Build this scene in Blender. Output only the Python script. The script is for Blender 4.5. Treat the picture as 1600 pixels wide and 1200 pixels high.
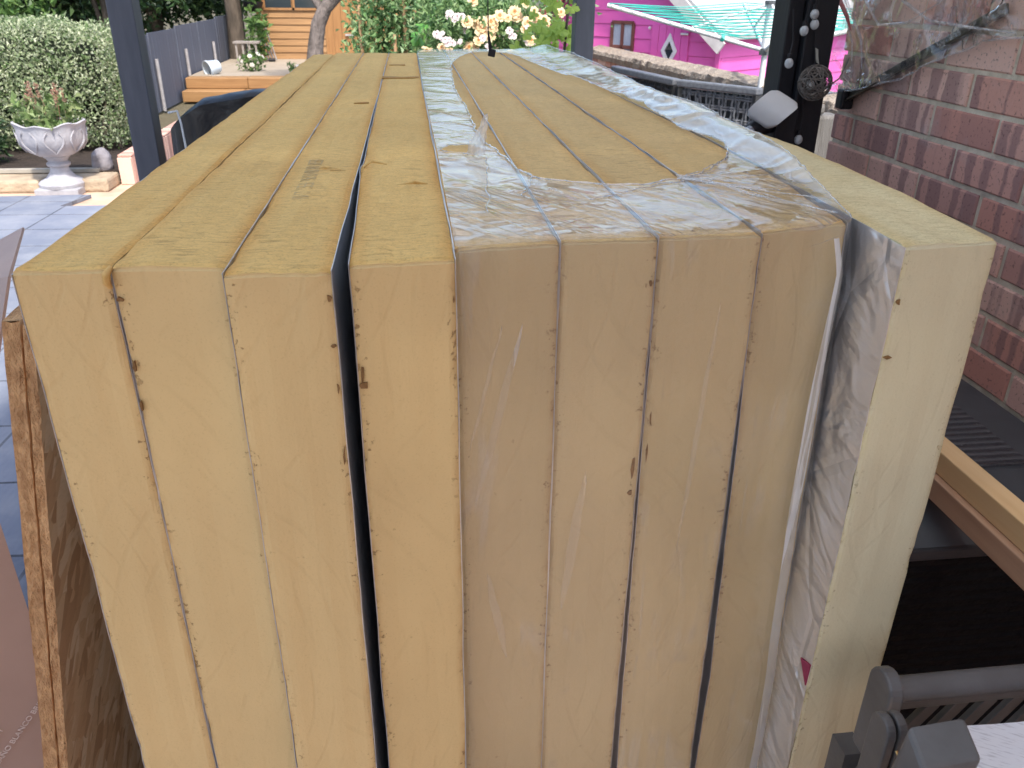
import bpy, bmesh, math, random
from mathutils import Vector, Matrix, noise
from mathutils.geometry import delaunay_2d_cdt
random.seed(7)
R=math.radians
sc=bpy.context.scene; C=sc.collection
for o in list(bpy.data.objects): bpy.data.objects.remove(o)

# ---------------- camera, sky, sun, exposure ----------------
cam=bpy.data.cameras.new('camera'); co=bpy.data.objects.new('camera',cam); C.objects.link(co)
M=Matrix(((0.99312523,0.04243074,-0.10909585,0),(-0.11665706,0.43570708,-0.89249676,0),(0.00966454,0.89908786,0.43766154,1.515),(0,0,0,1)))
co.matrix_world=M
cam.sensor_width=36; cam.lens=28.575; cam.clip_start=.02; cam.clip_end=500
cam.dof.use_dof=True; cam.dof.focus_distance=1.15; cam.dof.aperture_fstop=15
sc.camera=co
w=bpy.data.worlds.new('World'); sc.world=w; w.use_nodes=True
nt=w.node_tree; sk=nt.nodes.new('ShaderNodeTexSky'); sk.sky_type='NISHITA'; sk.sun_disc=False
SE,SA=57,168          # sun elevation, compass angle of the sun seen from above (0=+Y, clockwise)
sk.sun_elevation=R(SE); sk.sun_rotation=R(SA); sk.dust_density=2.5
nt.links.new(sk.outputs[0],nt.nodes['Background'].inputs[0]); nt.nodes['Background'].inputs[1].default_value=.15
sl=bpy.data.lights.new('sun','SUN'); sl.energy=2.0; sl.angle=R(3); sl.color=(1,.95,.86)
so=bpy.data.objects.new('sun',sl); C.objects.link(so)
sd=Vector((math.sin(R(SA))*math.cos(R(SE)),math.cos(R(SA))*math.cos(R(SE)),math.sin(R(SE))))
so.rotation_euler=sd.to_track_quat('Z','Y').to_euler()
sc.view_settings.view_transform='Standard'; sc.view_settings.look='None'
sc.view_settings.exposure=1.36; sc.view_settings.gamma=1
sc.cycles.transparent_max_bounces=16; sc.cycles.max_bounces=8

# ---------------- helpers ----------------
class MB:
    def __init__(s): s.v=[]; s.f=[]
    def add(s,vs,fs):
        b=len(s.v); s.v+= [tuple(v) for v in vs]; s.f+=[tuple(i+b for i in f) for f in fs]; return s
    def box(s,x0,x1,y0,y1,z0,z1,mat=None):
        vs=[(x,y,z) for z in(z0,z1) for y in(y0,y1) for x in(x0,x1)]
        if mat: vs=[tuple(mat@Vector(v)) for v in vs]
        return s.add(vs,[(0,2,3,1),(4,5,7,6),(0,1,5,4),(2,6,7,3),(0,4,6,2),(1,3,7,5)])
    def beam(s,a,b,wd,ht,up=(0,0,1)):
        a=Vector(a);b=Vector(b);d=(b-a);L=d.length;d.normalize();u=Vector(up)
        if abs(d.dot(u))>.98:u=Vector((0,1,0))
        x=d.cross(u).normalized();z=x.cross(d)
        m=Matrix((( x.x,d.x,z.x,a.x),(x.y,d.y,z.y,a.y),(x.z,d.z,z.z,a.z),(0,0,0,1)))
        return s.box(-wd/2,wd/2,0,L,-ht/2,ht/2,m)
    def tube(s,pts,r,n=8,cap=True):
        pts=[Vector(p) for p in pts]; rs=r if isinstance(r,(list,tuple)) else [r]*len(pts)
        b=len(s.v); pu=None
        for i,p in enumerate(pts):
            t=(pts[min(i+1,len(pts)-1)]-pts[max(i-1,0)]).normalized()
            if pu is None:
                pu=t.orthogonal().normalized()
            pu=(pu-t*pu.dot(t)).normalized(); q=t.cross(pu)
            for k in range(n):
                a=2*math.pi*k/n; s.v.append(tuple(p+(pu*math.cos(a)+q*math.sin(a))*rs[i]))
        for i in range(len(pts)-1):
            for k in range(n):
                s.f.append((b+i*n+k,b+i*n+(k+1)%n,b+(i+1)*n+(k+1)%n,b+(i+1)*n+k))
        if cap:
            s.f.append(tuple(b+k for k in range(n))[::-1]); s.f.append(tuple(b+(len(pts)-1)*n+k for k in range(n)))
        return s
    def lathe(s,prof,c=(0,0,0),n=32,fn=None):
        b=len(s.v)
        for (r,z) in prof:
            for k in range(n):
                a=2*math.pi*k/n; rr,zz=(r,z) if fn is None else fn(r,z,a)
                s.v.append((c[0]+rr*math.cos(a),c[1]+rr*math.sin(a),c[2]+zz))
        for i in range(len(prof)-1):
            for k in range(n): s.f.append((b+i*n+k,b+i*n+(k+1)%n,b+(i+1)*n+(k+1)%n,b+(i+1)*n+k))
        return s
    def sphere(s,c,r,n=12,m=8,sq=(1,1,1)):
        b=len(s.v)
        for i in range(m+1):
            t=math.pi*i/m
            for k in range(n):
                a=2*math.pi*k/n; s.v.append((c[0]+r*sq[0]*math.sin(t)*math.cos(a),c[1]+r*sq[1]*math.sin(t)*math.sin(a),c[2]+r*sq[2]*math.cos(t)))
        for i in range(m):
            for k in range(n): s.f.append((b+i*n+k,b+(i+1)*n+k,b+(i+1)*n+(k+1)%n,b+i*n+(k+1)%n))
        return s
    def grid(s,nu,nv,fn):
        b=len(s.v)
        for j in range(nv+1):
            for i in range(nu+1): s.v.append(tuple(fn(i/nu,j/nv)))
        for j in range(nv):
            for i in range(nu):
                a=b+j*(nu+1)+i; s.f.append((a,a+1,a+nu+2,a+nu+1))
        return s
    def prism(s,poly,fn0,fn1):
        n=len(poly); b=len(s.v); s.v+=[tuple(fn0(p)) for p in poly]+[tuple(fn1(p)) for p in poly]
        s.f.append(tuple(range(b,b+n))[::-1]); s.f.append(tuple(range(b+n,b+2*n)))
        for i in range(n): j=(i+1)%n; s.f.append((b+i,b+j,b+n+j,b+n+i))
        return s
    def build(s,name,mat,parent=None,smooth=False,bevel=0,solid=0):
        me=bpy.data.meshes.new(name); me.from_pydata(s.v,[],s.f); me.update()
        bm=bmesh.new(); bm.from_mesh(me); bmesh.ops.recalc_face_normals(bm,faces=bm.faces); bm.to_mesh(me); bm.free()
        o=bpy.data.objects.new(name,me); C.objects.link(o)
        if mat: me.materials.append(mat)
        if parent:
            o.parent=parent; o.matrix_parent_inverse=Matrix.Translation(parent.location).inverted()
        if smooth:
            me.polygons.foreach_set('use_smooth',[True]*len(me.polygons))
            try: me.set_sharp_from_angle(angle=R(50))
            except Exception: pass
        if bevel:
            m=o.modifiers.new('b','BEVEL'); m.width=bevel; m.segments=2; m.limit_method='ANGLE'; m.angle_limit=R(40)
        if solid:
            m=o.modifiers.new('s','SOLIDIFY'); m.thickness=solid
        return o
def tag(o,label=None,cat=None,group=None,kind=None):
    for k,v in (('label',label),('category',cat),('group',group),('kind',kind)):
        if v: o[k]=v
    return o
def thing(name,loc,label,cat,group=None):
    o=bpy.data.objects.new(name,None); o.location=loc; o.empty_display_size=.1; C.objects.link(o); return tag(o,label,cat,group)
def struct(o): o['kind']='structure'; return o
def nz(x,y=0,z=0): return noise.noise(Vector((x,y,z)))
def fbm(x,y=0,z=0): return nz(x,y,z)+.5*nz(2*x+9,2*y,2*z)+.25*nz(4*x,4*y+7,4*z)
def lerp(tab,t):
    if t<=tab[0][0]: return tab[0][1]
    for (a,va),(b,vb) in zip(tab,tab[1:]):
        if t<=b: return va+(vb-va)*(t-a)/(b-a)
    return tab[-1][1]

# ---------------- material helpers ----------------
def newmat(n):
    m=bpy.data.materials.new(n); m.use_nodes=True; t=m.node_tree; return m,t,t.nodes['Principled BSDF']
def nd(t,typ,**kw):
    n=t.nodes.new(typ)
    for k,v in kw.items():
        if k.startswith('i_'): n.inputs[int(k[2:])].default_value=v
        else: setattr(n,k,v)
    return n
def coords(t,scale=(1,1,1),rot=(0,0,0),loc=(0,0,0),src='Object'):
    tc=nd(t,'ShaderNodeTexCoord'); mp=nd(t,'ShaderNodeMapping')
    mp.inputs['Scale'].default_value=scale; mp.inputs['Rotation'].default_value=rot; mp.inputs['Location'].default_value=loc
    t.links.new(tc.outputs[src],mp.inputs[0]); return mp.outputs[0]
def rcoords(t,rot,scale):
    a=coords(t,(1,1,1),rot=rot); mp=nd(t,'ShaderNodeMapping'); mp.inputs['Scale'].default_value=scale
    t.links.new(a,mp.inputs[0]); return mp.outputs[0]
def schlick(t,nrm,f0=.04):
    g=nd(t,'ShaderNodeNewGeometry'); v=nd(t,'ShaderNodeVectorMath',operation='DOT_PRODUCT')
    t.links.new(nrm,v.inputs[0]); t.links.new(g.outputs['Incoming'],v.inputs[1])
    a=mth(t,'SUBTRACT',1,mth(t,'MINIMUM',mth(t,'ABSOLUTE',v.outputs['Value']),1)); p=mth(t,'POWER',a,4.2)
    return mth(t,'ADD',f0,mth(t,'MULTIPLY',p,1-f0))
def noi(t,co,sc_=5,det=4,rough=.55,dist=0):
    n=nd(t,'ShaderNodeTexNoise'); n.inputs['Scale'].default_value=sc_; n.inputs['Detail'].default_value=det
    n.inputs['Roughness'].default_value=rough; n.inputs['Distortion'].default_value=dist
    t.links.new(co,n.inputs['Vector']); return n.outputs['Fac']
def ramp(t,fac,stops,interp='LINEAR'):
    r=nd(t,'ShaderNodeValToRGB'); r.color_ramp.interpolation=interp
    e=r.color_ramp.elements
    for i,(p,c) in enumerate(stops):
        if i<2: el=e[i]; el.position=p
        else: el=e.new(p)
        if not isinstance(c,(tuple,list)): c=(c,c,c)
        el.color=(*c[:3],1)
    t.links.new(fac,r.inputs[0]); return r.outputs[0]
def mixc(t,fac,a,b,mode='MIX'):
    m=nd(t,'ShaderNodeMix',data_type='RGBA',blend_type=mode)
    for s_,v in ((0,fac),(6,a),(7,b)):
        if isinstance(v,(int,float)): m.inputs[s_].default_value=v
        elif isinstance(v,(tuple,list)): m.inputs[s_].default_value=(*v[:3],1)
        else: t.links.new(v,m.inputs[s_])
    return m.outputs[2]
def mth(t,op,a,b=0):
    m=nd(t,'ShaderNodeMath',operation=op)
    for i,v in ((0,a),(1,b)):
        if isinstance(v,(int,float)): m.inputs[i].default_value=v
        else: t.links.new(v,m.inputs[i])
    return m.outputs[0]
def bump(t,h,strength=.3,dist=.002,prev=None):
    b=nd(t,'ShaderNodeBump'); b.inputs['Strength'].default_value=strength; b.inputs['Distance'].default_value=dist
    t.links.new(h,b.inputs['Height'])
    if prev: t.links.new(prev,b.inputs['Normal'])
    return b.outputs[0]
def simple(name,c1,c2=None,scale=8,rough=.7,metal=0,bs=.3,bd=.002,stretch=(1,1,1),det=5,bscale=None,spec=.4):
    m,t,b=newmat(name); cc=coords(t,stretch)
    n=noi(t,cc,scale,det)
    c2=c2 or tuple(x*.75 for x in c1)
    col=ramp(t,n,[(.3,c2),(.7,c1)]); t.links.new(col,b.inputs['Base Color'])
    b.inputs['Roughness'].default_value=rough; b.inputs['Metallic'].default_value=metal
    b.inputs['Specular IOR Level'].default_value=spec
    n2=noi(t,cc,bscale or scale*4,3)
    t.links.new(bump(t,n2,bs,bd),b.inputs['Normal']); return m
def attr(t,name):
    a=nd(t,'ShaderNodeAttribute'); a.attribute_name=name; return a.outputs['Fac']
def objrand(t): return nd(t,'ShaderNodeObjectInfo').outputs['Random']
def offs(t,co,amt=10):
    v=nd(t,'ShaderNodeVectorMath',operation='MULTIPLY_ADD'); cx=nd(t,'ShaderNodeCombineXYZ')
    r=objrand(t); t.links.new(r,cx.inputs[0]); t.links.new(r,cx.inputs[1]); t.links.new(r,cx.inputs[2])
    t.links.new(cx.outputs[0],v.inputs[0]); v.inputs[1].default_value=(amt,amt*1.7,amt*.6); t.links.new(co,v.inputs[2]); return v.outputs[0]

def foam_top(name,base,stain,dark):
    m,t,b=newmat(name)
    c0=offs(t,coords(t,(1,1,1)),7)
    big=noi(t,c0,4,4)
    col=ramp(t,big,[(.3,tuple(x*.86 for x in base)),(.7,base)])
    ed=attr(t,'edge')
    e1=ramp(t,ed,[(0.0,1),(.022,0)],'EASE')
    e2=mth(t,'MULTIPLY',e1,ramp(t,noi(t,c0,9,5),[(.3,.35),(.65,1)]))
    patch=ramp(t,noi(t,c0,7,5,.6),[(.5,0),(.75,.55)])
    col=mixc(t,mth(t,'MAXIMUM',mth(t,'MULTIPLY',e2,.75),mth(t,'MULTIPLY',patch,.5)),col,stain)
    cs=offs(t,coords(t,(26,150,26)),30)
    st=ramp(t,noi(t,cs,1,4,.65),[(.565,0),(.64,1)])
    dn=ramp(t,noi(t,c0,3,3),[(.4,.15),(.65,.8)])
    col=mixc(t,mth(t,'MULTIPLY',mth(t,'MULTIPLY',st,dn),.42),col,dark)
    cf=offs(t,coords(t,(90,260,90)),30); fine=noi(t,cf,1,4,.7)
    col=mixc(t,ramp(t,fine,[(.38,.24),(.56,0)]),col,dark)
    cells=noi(t,c0,420,3); col=mixc(t,ramp(t,cells,[(.54,0),(.70,.42)]),col,dark)
    t.links.new(col,b.inputs['Base Color']); b.inputs['Roughness'].default_value=.85; b.inputs['Specular IOR Level'].default_value=.25
    h=mth(t,'ADD',mth(t,'MULTIPLY',fine,.7),mth(t,'MULTIPLY',st,-.8))
    n=bump(t,h,.6,.0018); n=bump(t,noi(t,c0,25,5),.4,.004,n)
    t.links.new(n,b.inputs['Normal']); return m
def foam_cut(name,base,stain,dark):
    m,t,b=newmat(name)
    c0=offs(t,coords(t,(1,1,1)),7)
    col=ramp(t,noi(t,c0,5,4),[(.3,tuple(x*.90 for x in base)),(.7,base)])
    ed=attr(t,'edge')
    # crumbled edge: torn pits and a stained line along the facings
    e1=ramp(t,ed,[(0,1),(.016,0)])
    pit=ramp(t,mth(t,'ADD',noi(t,c0,170,4,.65),mth(t,'MULTIPLY',e1,.13)),[(.69,0),(.73,1)])
    pm=mth(t,'MULTIPLY',mth(t,'MULTIPLY',pit,ramp(t,e1,[(.15,0),(.5,1)])),ramp(t,noi(t,c0,11,2),[(.42,0),(.58,1)]))
    col=mixc(t,mth(t,'MULTIPLY',ramp(t,ed,[(0,1),(.006,0)]),ramp(t,noi(t,c0,40,5),[(.4,.0),(.7,.6)])),col,stain)
    col=mixc(t,mth(t,'MULTIPLY',pm,.7),col,dark)
    spots=ramp(t,noi(t,c0,95,2),[(.75,0),(.79,1)]); col=mixc(t,mth(t,'MULTIPLY',spots,.3),col,dark)
    # arcs left by the saw
    zz=nd(t,'ShaderNodeSeparateXYZ'); t.links.new(c0,zz.inputs[0])
    def arcs(xc,sgn,per,scale,seed):
        w=nd(t,'ShaderNodeTexWave',wave_type='RINGS',rings_direction='Y',wave_profile='SIN')
        cx=nd(t,'ShaderNodeCombineXYZ')
        t.links.new(mth(t,'ADD',mth(t,'MULTIPLY',attr(t,'ux'),sgn),xc),cx.inputs[0])
        zr=mth(t,'SUBTRACT',mth(t,'MODULO',mth(t,'ADD',zz.outputs[2],20+seed),per),per/2)
        t.links.new(mth(t,'MULTIPLY',zr,.55),cx.inputs[2])
        t.links.new(cx.outputs[0],w.inputs[0]); w.inputs['Scale'].default_value=scale; w.inputs['Distortion'].default_value=.35
        w.inputs['Detail'].default_value=1; w.inputs['Detail Scale'].default_value=3
        mk=ramp(t,noi(t,offs(t,coords(t,(14,9,6)),seed),1.6,4),[(.47,0),(.60,1)])
        ln=ramp(t,w.outputs['Fac'],[(.0,1),(.10,0)])
        return mth(t,'MULTIPLY',ln,mk)
    A=arcs(.035,1,.53,14,.35); B=arcs(.14,-1,.61,11,.7)
    a=mth(t,'MAXIMUM',A,B)
    col=mixc(t,mth(t,'MULTIPLY',a,.055),col,dark)
    fs=noi(t,offs(t,coords(t,(60,10,25),rot=(0,R(35),0)),9),4,4)
    col=mixc(t,ramp(t,noi(t,c0,520,2),[(.58,0),(.75,.16)]),col,dark)
    t.links.new(col,b.inputs['Base Color']); b.inputs['Roughness'].default_value=.8; b.inputs['Specular IOR Level'].default_value=.25
    h=mth(t,'SUBTRACT',mth(t,'ADD',mth(t,'MULTIPLY',fs,.16),mth(t,'MULTIPLY',noi(t,c0,260,3),.25)),mth(t,'ADD',mth(t,'MULTIPLY',a,.26),pm))
    n=bump(t,h,.6,.0016); n=bump(t,noi(t,c0,14,3),.25,.004,n)
    t.links.new(n,b.inputs['Normal']); return m
def foil_mat(name,col,crease=.5):
    m,t,b=newmat(name); cc=offs(t,coords(t,(1,.8,1.6)),5)
    n1=noi(t,cc,7,3,.5,.8); n2=noi(t,cc,30,4,.5)
    b.inputs['Base Color'].default_value=(*col,1); b.inputs['Metallic'].default_value=.85; b.inputs['Roughness'].default_value=.38
    v=nd(t,'ShaderNodeTexVoronoi',feature='DISTANCE_TO_EDGE'); t.links.new(offs(t,coords(t,(1,1,.7)),5),v.inputs['Vector']); v.inputs['Scale'].default_value=7
    cr=ramp(t,v.outputs[0],[(0,0),(.05,1)])
    n=bump(t,n1,crease,.012 if crease<.9 else .03); n=bump(t,mth(t,'ADD',n2,mth(t,'MULTIPLY',cr,.6)),min(1,crease*.7),.002 if crease<.9 else .005,n)
    t.links.new(n,b.inputs['Normal']); return m
def film_mat(name,haze,refl,wr,rot=0,stretch=(5,60,8),rough=.09,calm=.5):
    m,t,b=newmat(name); t.nodes.remove(b); out=t.nodes['Material Output']
    c1=rcoords(t,(0,0,rot),stretch); c0=coords(t)
    n1=noi(t,c1,1,3,.5,.8); n2=noi(t,c0,34,4,.6,1.2); n3=noi(t,c0,8,3,.5,.5)
    crease=ramp(t,n1,[(.50,0),(.545,1),(.56,.8),(.62,0)],'EASE')
    act=ramp(t,n3,[(calm,0.06),(calm+.12,1)])
    h=mth(t,'MULTIPLY',mth(t,'ADD',crease,mth(t,'MULTIPLY',n2,.22)),act)
    nrm=bump(t,h,wr,.006); nrm=bump(t,n3,wr*.5,.02,nrm)
    tr=nd(t,'ShaderNodeBsdfTransparent'); tr.inputs[0].default_value=(.975,.975,.975,1)
    df=nd(t,'ShaderNodeBsdfDiffuse'); df.inputs[0].default_value=(.80,.82,.84,1); t.links.new(nrm,df.inputs['Normal'])
    tl=nd(t,'ShaderNodeBsdfTranslucent'); tl.inputs[0].default_value=(.80,.81,.82,1); md=nd(t,'ShaderNodeMixShader'); md.inputs[0].default_value=.35
    t.links.new(df.outputs[0],md.inputs[1]); t.links.new(tl.outputs[0],md.inputs[2])
    gl=nd(t,'ShaderNodeBsdfGlossy'); gl.inputs['Color'].default_value=(1,1,1,1); gl.inputs['Roughness'].default_value=rough; t.links.new(nrm,gl.inputs['Normal'])
    m1=nd(t,'ShaderNodeMixShader'); m2=nd(t,'ShaderNodeMixShader')
    hz=mth(t,'ADD',haze*.45,mth(t,'MULTIPLY',mth(t,'MULTIPLY',crease,act),haze*1.6))
    t.links.new(mth(t,'MINIMUM',hz,.95),m1.inputs[0]); t.links.new(tr.outputs[0],m1.inputs[1]); t.links.new(md.outputs[0],m1.inputs[2])
    f=mth(t,'MINIMUM',mth(t,'MULTIPLY',schlick(t,nrm),refl),.9)
    t.links.new(f,m2.inputs[0]); t.links.new(m1.outputs[0],m2.inputs[1]); t.links.new(gl.outputs[0],m2.inputs[2])
    t.links.new(m2.outputs[0],out.inputs[0]); return m
def leaf_mat(name,cols,rough=.5,trans=.25):
    m,t,b=newmat(name); g=nd(t,'ShaderNodeNewGeometry')
    k=len(cols); col=ramp(t,g.outputs['Random Per Island'],[((i+.5)/k,c) for i,c in enumerate(cols)])
    t.links.new(col,b.inputs['Base Color']); b.inputs['Roughness'].default_value=rough
    out=t.nodes['Material Output']; tl=nd(t,'ShaderNodeBsdfTranslucent'); t.links.new(col,tl.inputs[0])
    mx=nd(t,'ShaderNodeMixShader'); mx.inputs[0].default_value=trans
    t.links.new(b.outputs[0],mx.inputs[1]); t.links.new(tl.outputs[0],mx.inputs[2]); t.links.new(mx.outputs[0],out.inputs[0])
    return m
def wood(name,c1,c2,axis='y',rough=.6,planks=None,bs=.4):
    m,t,b=newmat(name); s={'x':(1.2,22,22),'y':(22,1.2,22),'z':(22,22,1.2)}[axis]
    cc=offs(t,coords(t,s),5); n=noi(t,cc,1.5,5,.6,.5)
    col=ramp(t,n,[(.3,c2),(.68,c1)])
    kn=ramp(t,noi(t,coords(t),6,2),[(.68,0),(.76,.5)]); col=mixc(t,kn,col,tuple(x*.5 for x in c2))
    t.links.new(col,b.inputs['Base Color']); b.inputs['Roughness'].default_value=rough
    t.links.new(bump(t,n,bs,.002),b.inputs['Normal']); return m

TOP=foam_top('foam_cut_edge',(.80,.545,.195),(.62,.32,.075),(.24,.15,.06))
TOP9=foam_top('foam_pale_edge',(.78,.68,.40),(.60,.42,.16),(.28,.22,.11))
TOPW=foam_top('foam_edge_grey',(.72,.515,.225),(.60,.35,.11),(.22,.15,.08))
CUT=foam_cut('foam_end',(.69,.51,.245),(.45,.25,.09),(.22,.12,.045))
CUTW=foam_cut('foam_end_wrapped',(.59,.46,.25),(.42,.26,.11),(.2,.12,.05))
CUT9=foam_cut('foam_end_pale',(.66,.61,.41),(.50,.44,.18),(.3,.24,.12))
FOIL=foil_mat('foil',(.62,.66,.70),.5); FOILD=foil_mat('foil_smooth',(.5,.53,.58),.3)
FOIL9=foil_mat('foil_creased',(.80,.79,.78),1.0); _b=FOIL9.node_tree.nodes['Principled BSDF']; _b.inputs['Metallic'].default_value=.7; _b.inputs['Roughness'].default_value=.36

# ---------------- ground ----------------
def sheet(name,x0,x1,y0,y1,z,mat,n=1):
    mb=MB(); mb.box(x0,x1,y0,y1,z-.02,z); return struct(mb.build(name,mat))
GR=simple('soil_and_grass',(.13,.115,.07),(.09,.07,.04),3,.95,bs=.8,bd=.03)
gm=MB(); gm.grid(40,40,lambda u,v:(-60+120*u,-40+140*v,-.03)); struct(gm.build('ground',GR))
m,t,b=newmat('pink_concrete'); c0=coords(t)
col=ramp(t,noi(t,c0,6,6),[(.3,(.46,.31,.22)),(.7,(.64,.45,.33))]); t.links.new(col,b.inputs['Base Color']); b.inputs['Roughness'].default_value=.85
t.links.new(bump(t,noi(t,c0,80,3),.3,.003),b.inputs['Normal'])
sheet('patio',-7,1.2,-8,8.2,0,m)
m,t,b=newmat('blue_grey_tiles'); c0=coords(t,(1,1,1),rot=(0,0,R(2)))
bk=nd(t,'ShaderNodeTexBrick',offset=0,squash=1); t.links.new(c0,bk.inputs['Vector'])
bk.inputs['Color1'].default_value=(.15,.17,.22,1); bk.inputs['Color2'].default_value=(.20,.22,.275,1); bk.inputs['Mortar'].default_value=(.05,.055,.07,1)
bk.inputs['Scale'].default_value=1; bk.inputs['Mortar Size'].default_value=.006; bk.inputs['Brick Width'].default_value=.4; bk.inputs['Row Height'].default_value=.4
dirt=mixc(t,ramp(t,noi(t,c0,3.5,8,.7),[(.42,0),(.72,.7)]),bk.outputs[0],(.30,.31,.34))
t.links.new(dirt,b.inputs['Base Color']); b.inputs['Roughness'].default_value=.8; b.inputs['Specular IOR Level'].default_value=.25
w2=nd(t,'ShaderNodeTexWave',bands_direction='X'); w2.inputs['Scale'].default_value=14; t.links.new(c0,w2.inputs[0])
n=bump(t,w2.outputs[1],.15,.002); t.links.new(bump(t,bk.outputs['Fac'],-.4,.004,n),b.inputs['Normal'])
TILE=m
mb=MB(); poly=[(-7,-.2),(.2,-.2),(.2,6.35),(-2.62,6.35),(-2.52,6.72),(-7,6.66)]
mb.prism(poly,lambda p:(p[0],p[1],.004),lambda p:(p[0],p[1],.03)); struct(mb.build('tiled_floor',TILE))

# ---------------- pergola (posts, beams, roof) ----------------
GREY=simple('grey_paint',(.085,.092,.115),(.06,.066,.085),5,.5,bs=.25,bd=.0015,stretch=(6,6,1))
BLK=simple('black_paint',(.012,.012,.016),(.006,.006,.009),6,.55,bs=.3,bd=.002,stretch=(6,6,1))
per=thing('pergola',(-1.06,3.55,0),'grey painted timber pergola with square posts, one of them black, over the board stack','pergola')
mb=MB().box(-1.115,-1.02,3.5,3.6,0,2.4); mb.build('post',GREY,per,bevel=.004)
mb=MB().box(.848,.948,4.45,4.55,0,2.4); mb.build('post',GREY,per,bevel=.004)
mb=MB().box(.960,1.035,2.05,2.18,0,2.4); p=mb.build('post',BLK,per,bevel=.004); p['label']='black post hung with a string of bulbs'
mb=MB().box(.918,.958,2.07,2.16,0,2.4); mb.build('post_cladding',BLK,per,bevel=.003)
RW,t,b=newmat('unseen_roof_diffuser'); t.nodes.remove(b); tl=nd(t,'ShaderNodeBsdfTranslucent'); tl.inputs[0].default_value=(.80,.82,.84,1); df=nd(t,'ShaderNodeBsdfDiffuse'); df.inputs[0].default_value=(.75,.76,.78,1)  # unseen roof sheets, made translucent to brighten the board tops
mx=nd(t,'ShaderNodeMixShader'); mx.inputs[0].default_value=.55; t.links.new(df.outputs[0],mx.inputs[1]); t.links.new(tl.outputs[0],mx.inputs[2]); t.links.new(mx.outputs[0],t.nodes['Material Output'].inputs[0])
for (x0,x1,y0,y1) in ((-1.25,1.16,4.46,4.56),(-1.13,-1.01,-1.2,4.46),(-1.25,1.16,-1.3,-1.2)):
    MB().box(x0,x1,y0,y1,2.402,2.52).build('beam',GREY,per)
mb=MB()
for i in range(11): mb.box(-1.25+i*.22,-1.25+i*.22+.05,-1.3,4.45,2.525,2.6)
mb.build('rafters',GREY,per)
mb=MB()
for i in range(10): mb.add([(-1.3,-1.45+i*.61,2.61),(1.165,-1.45+i*.61,2.61),(1.165,-1.45+i*.61+.605,2.61),(-1.3,-1.45+i*.61+.605,2.61)],[(0,1,2,3)])
mb.build('unseen_roof_sheeting',RW,per)

REN=simple('rear_blocker_brown',(.20,.155,.11),(.14,.11,.08),6,.9)
o=MB().box(-3.2,1.165,-3.3,-3.24,0,2.35); o=o.build('rear_light_blocker',REN,None); tag(o,'unseen brown screen added behind the viewer to block sky light','screen')  # added out of view to cut sky light on the board fronts

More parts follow.
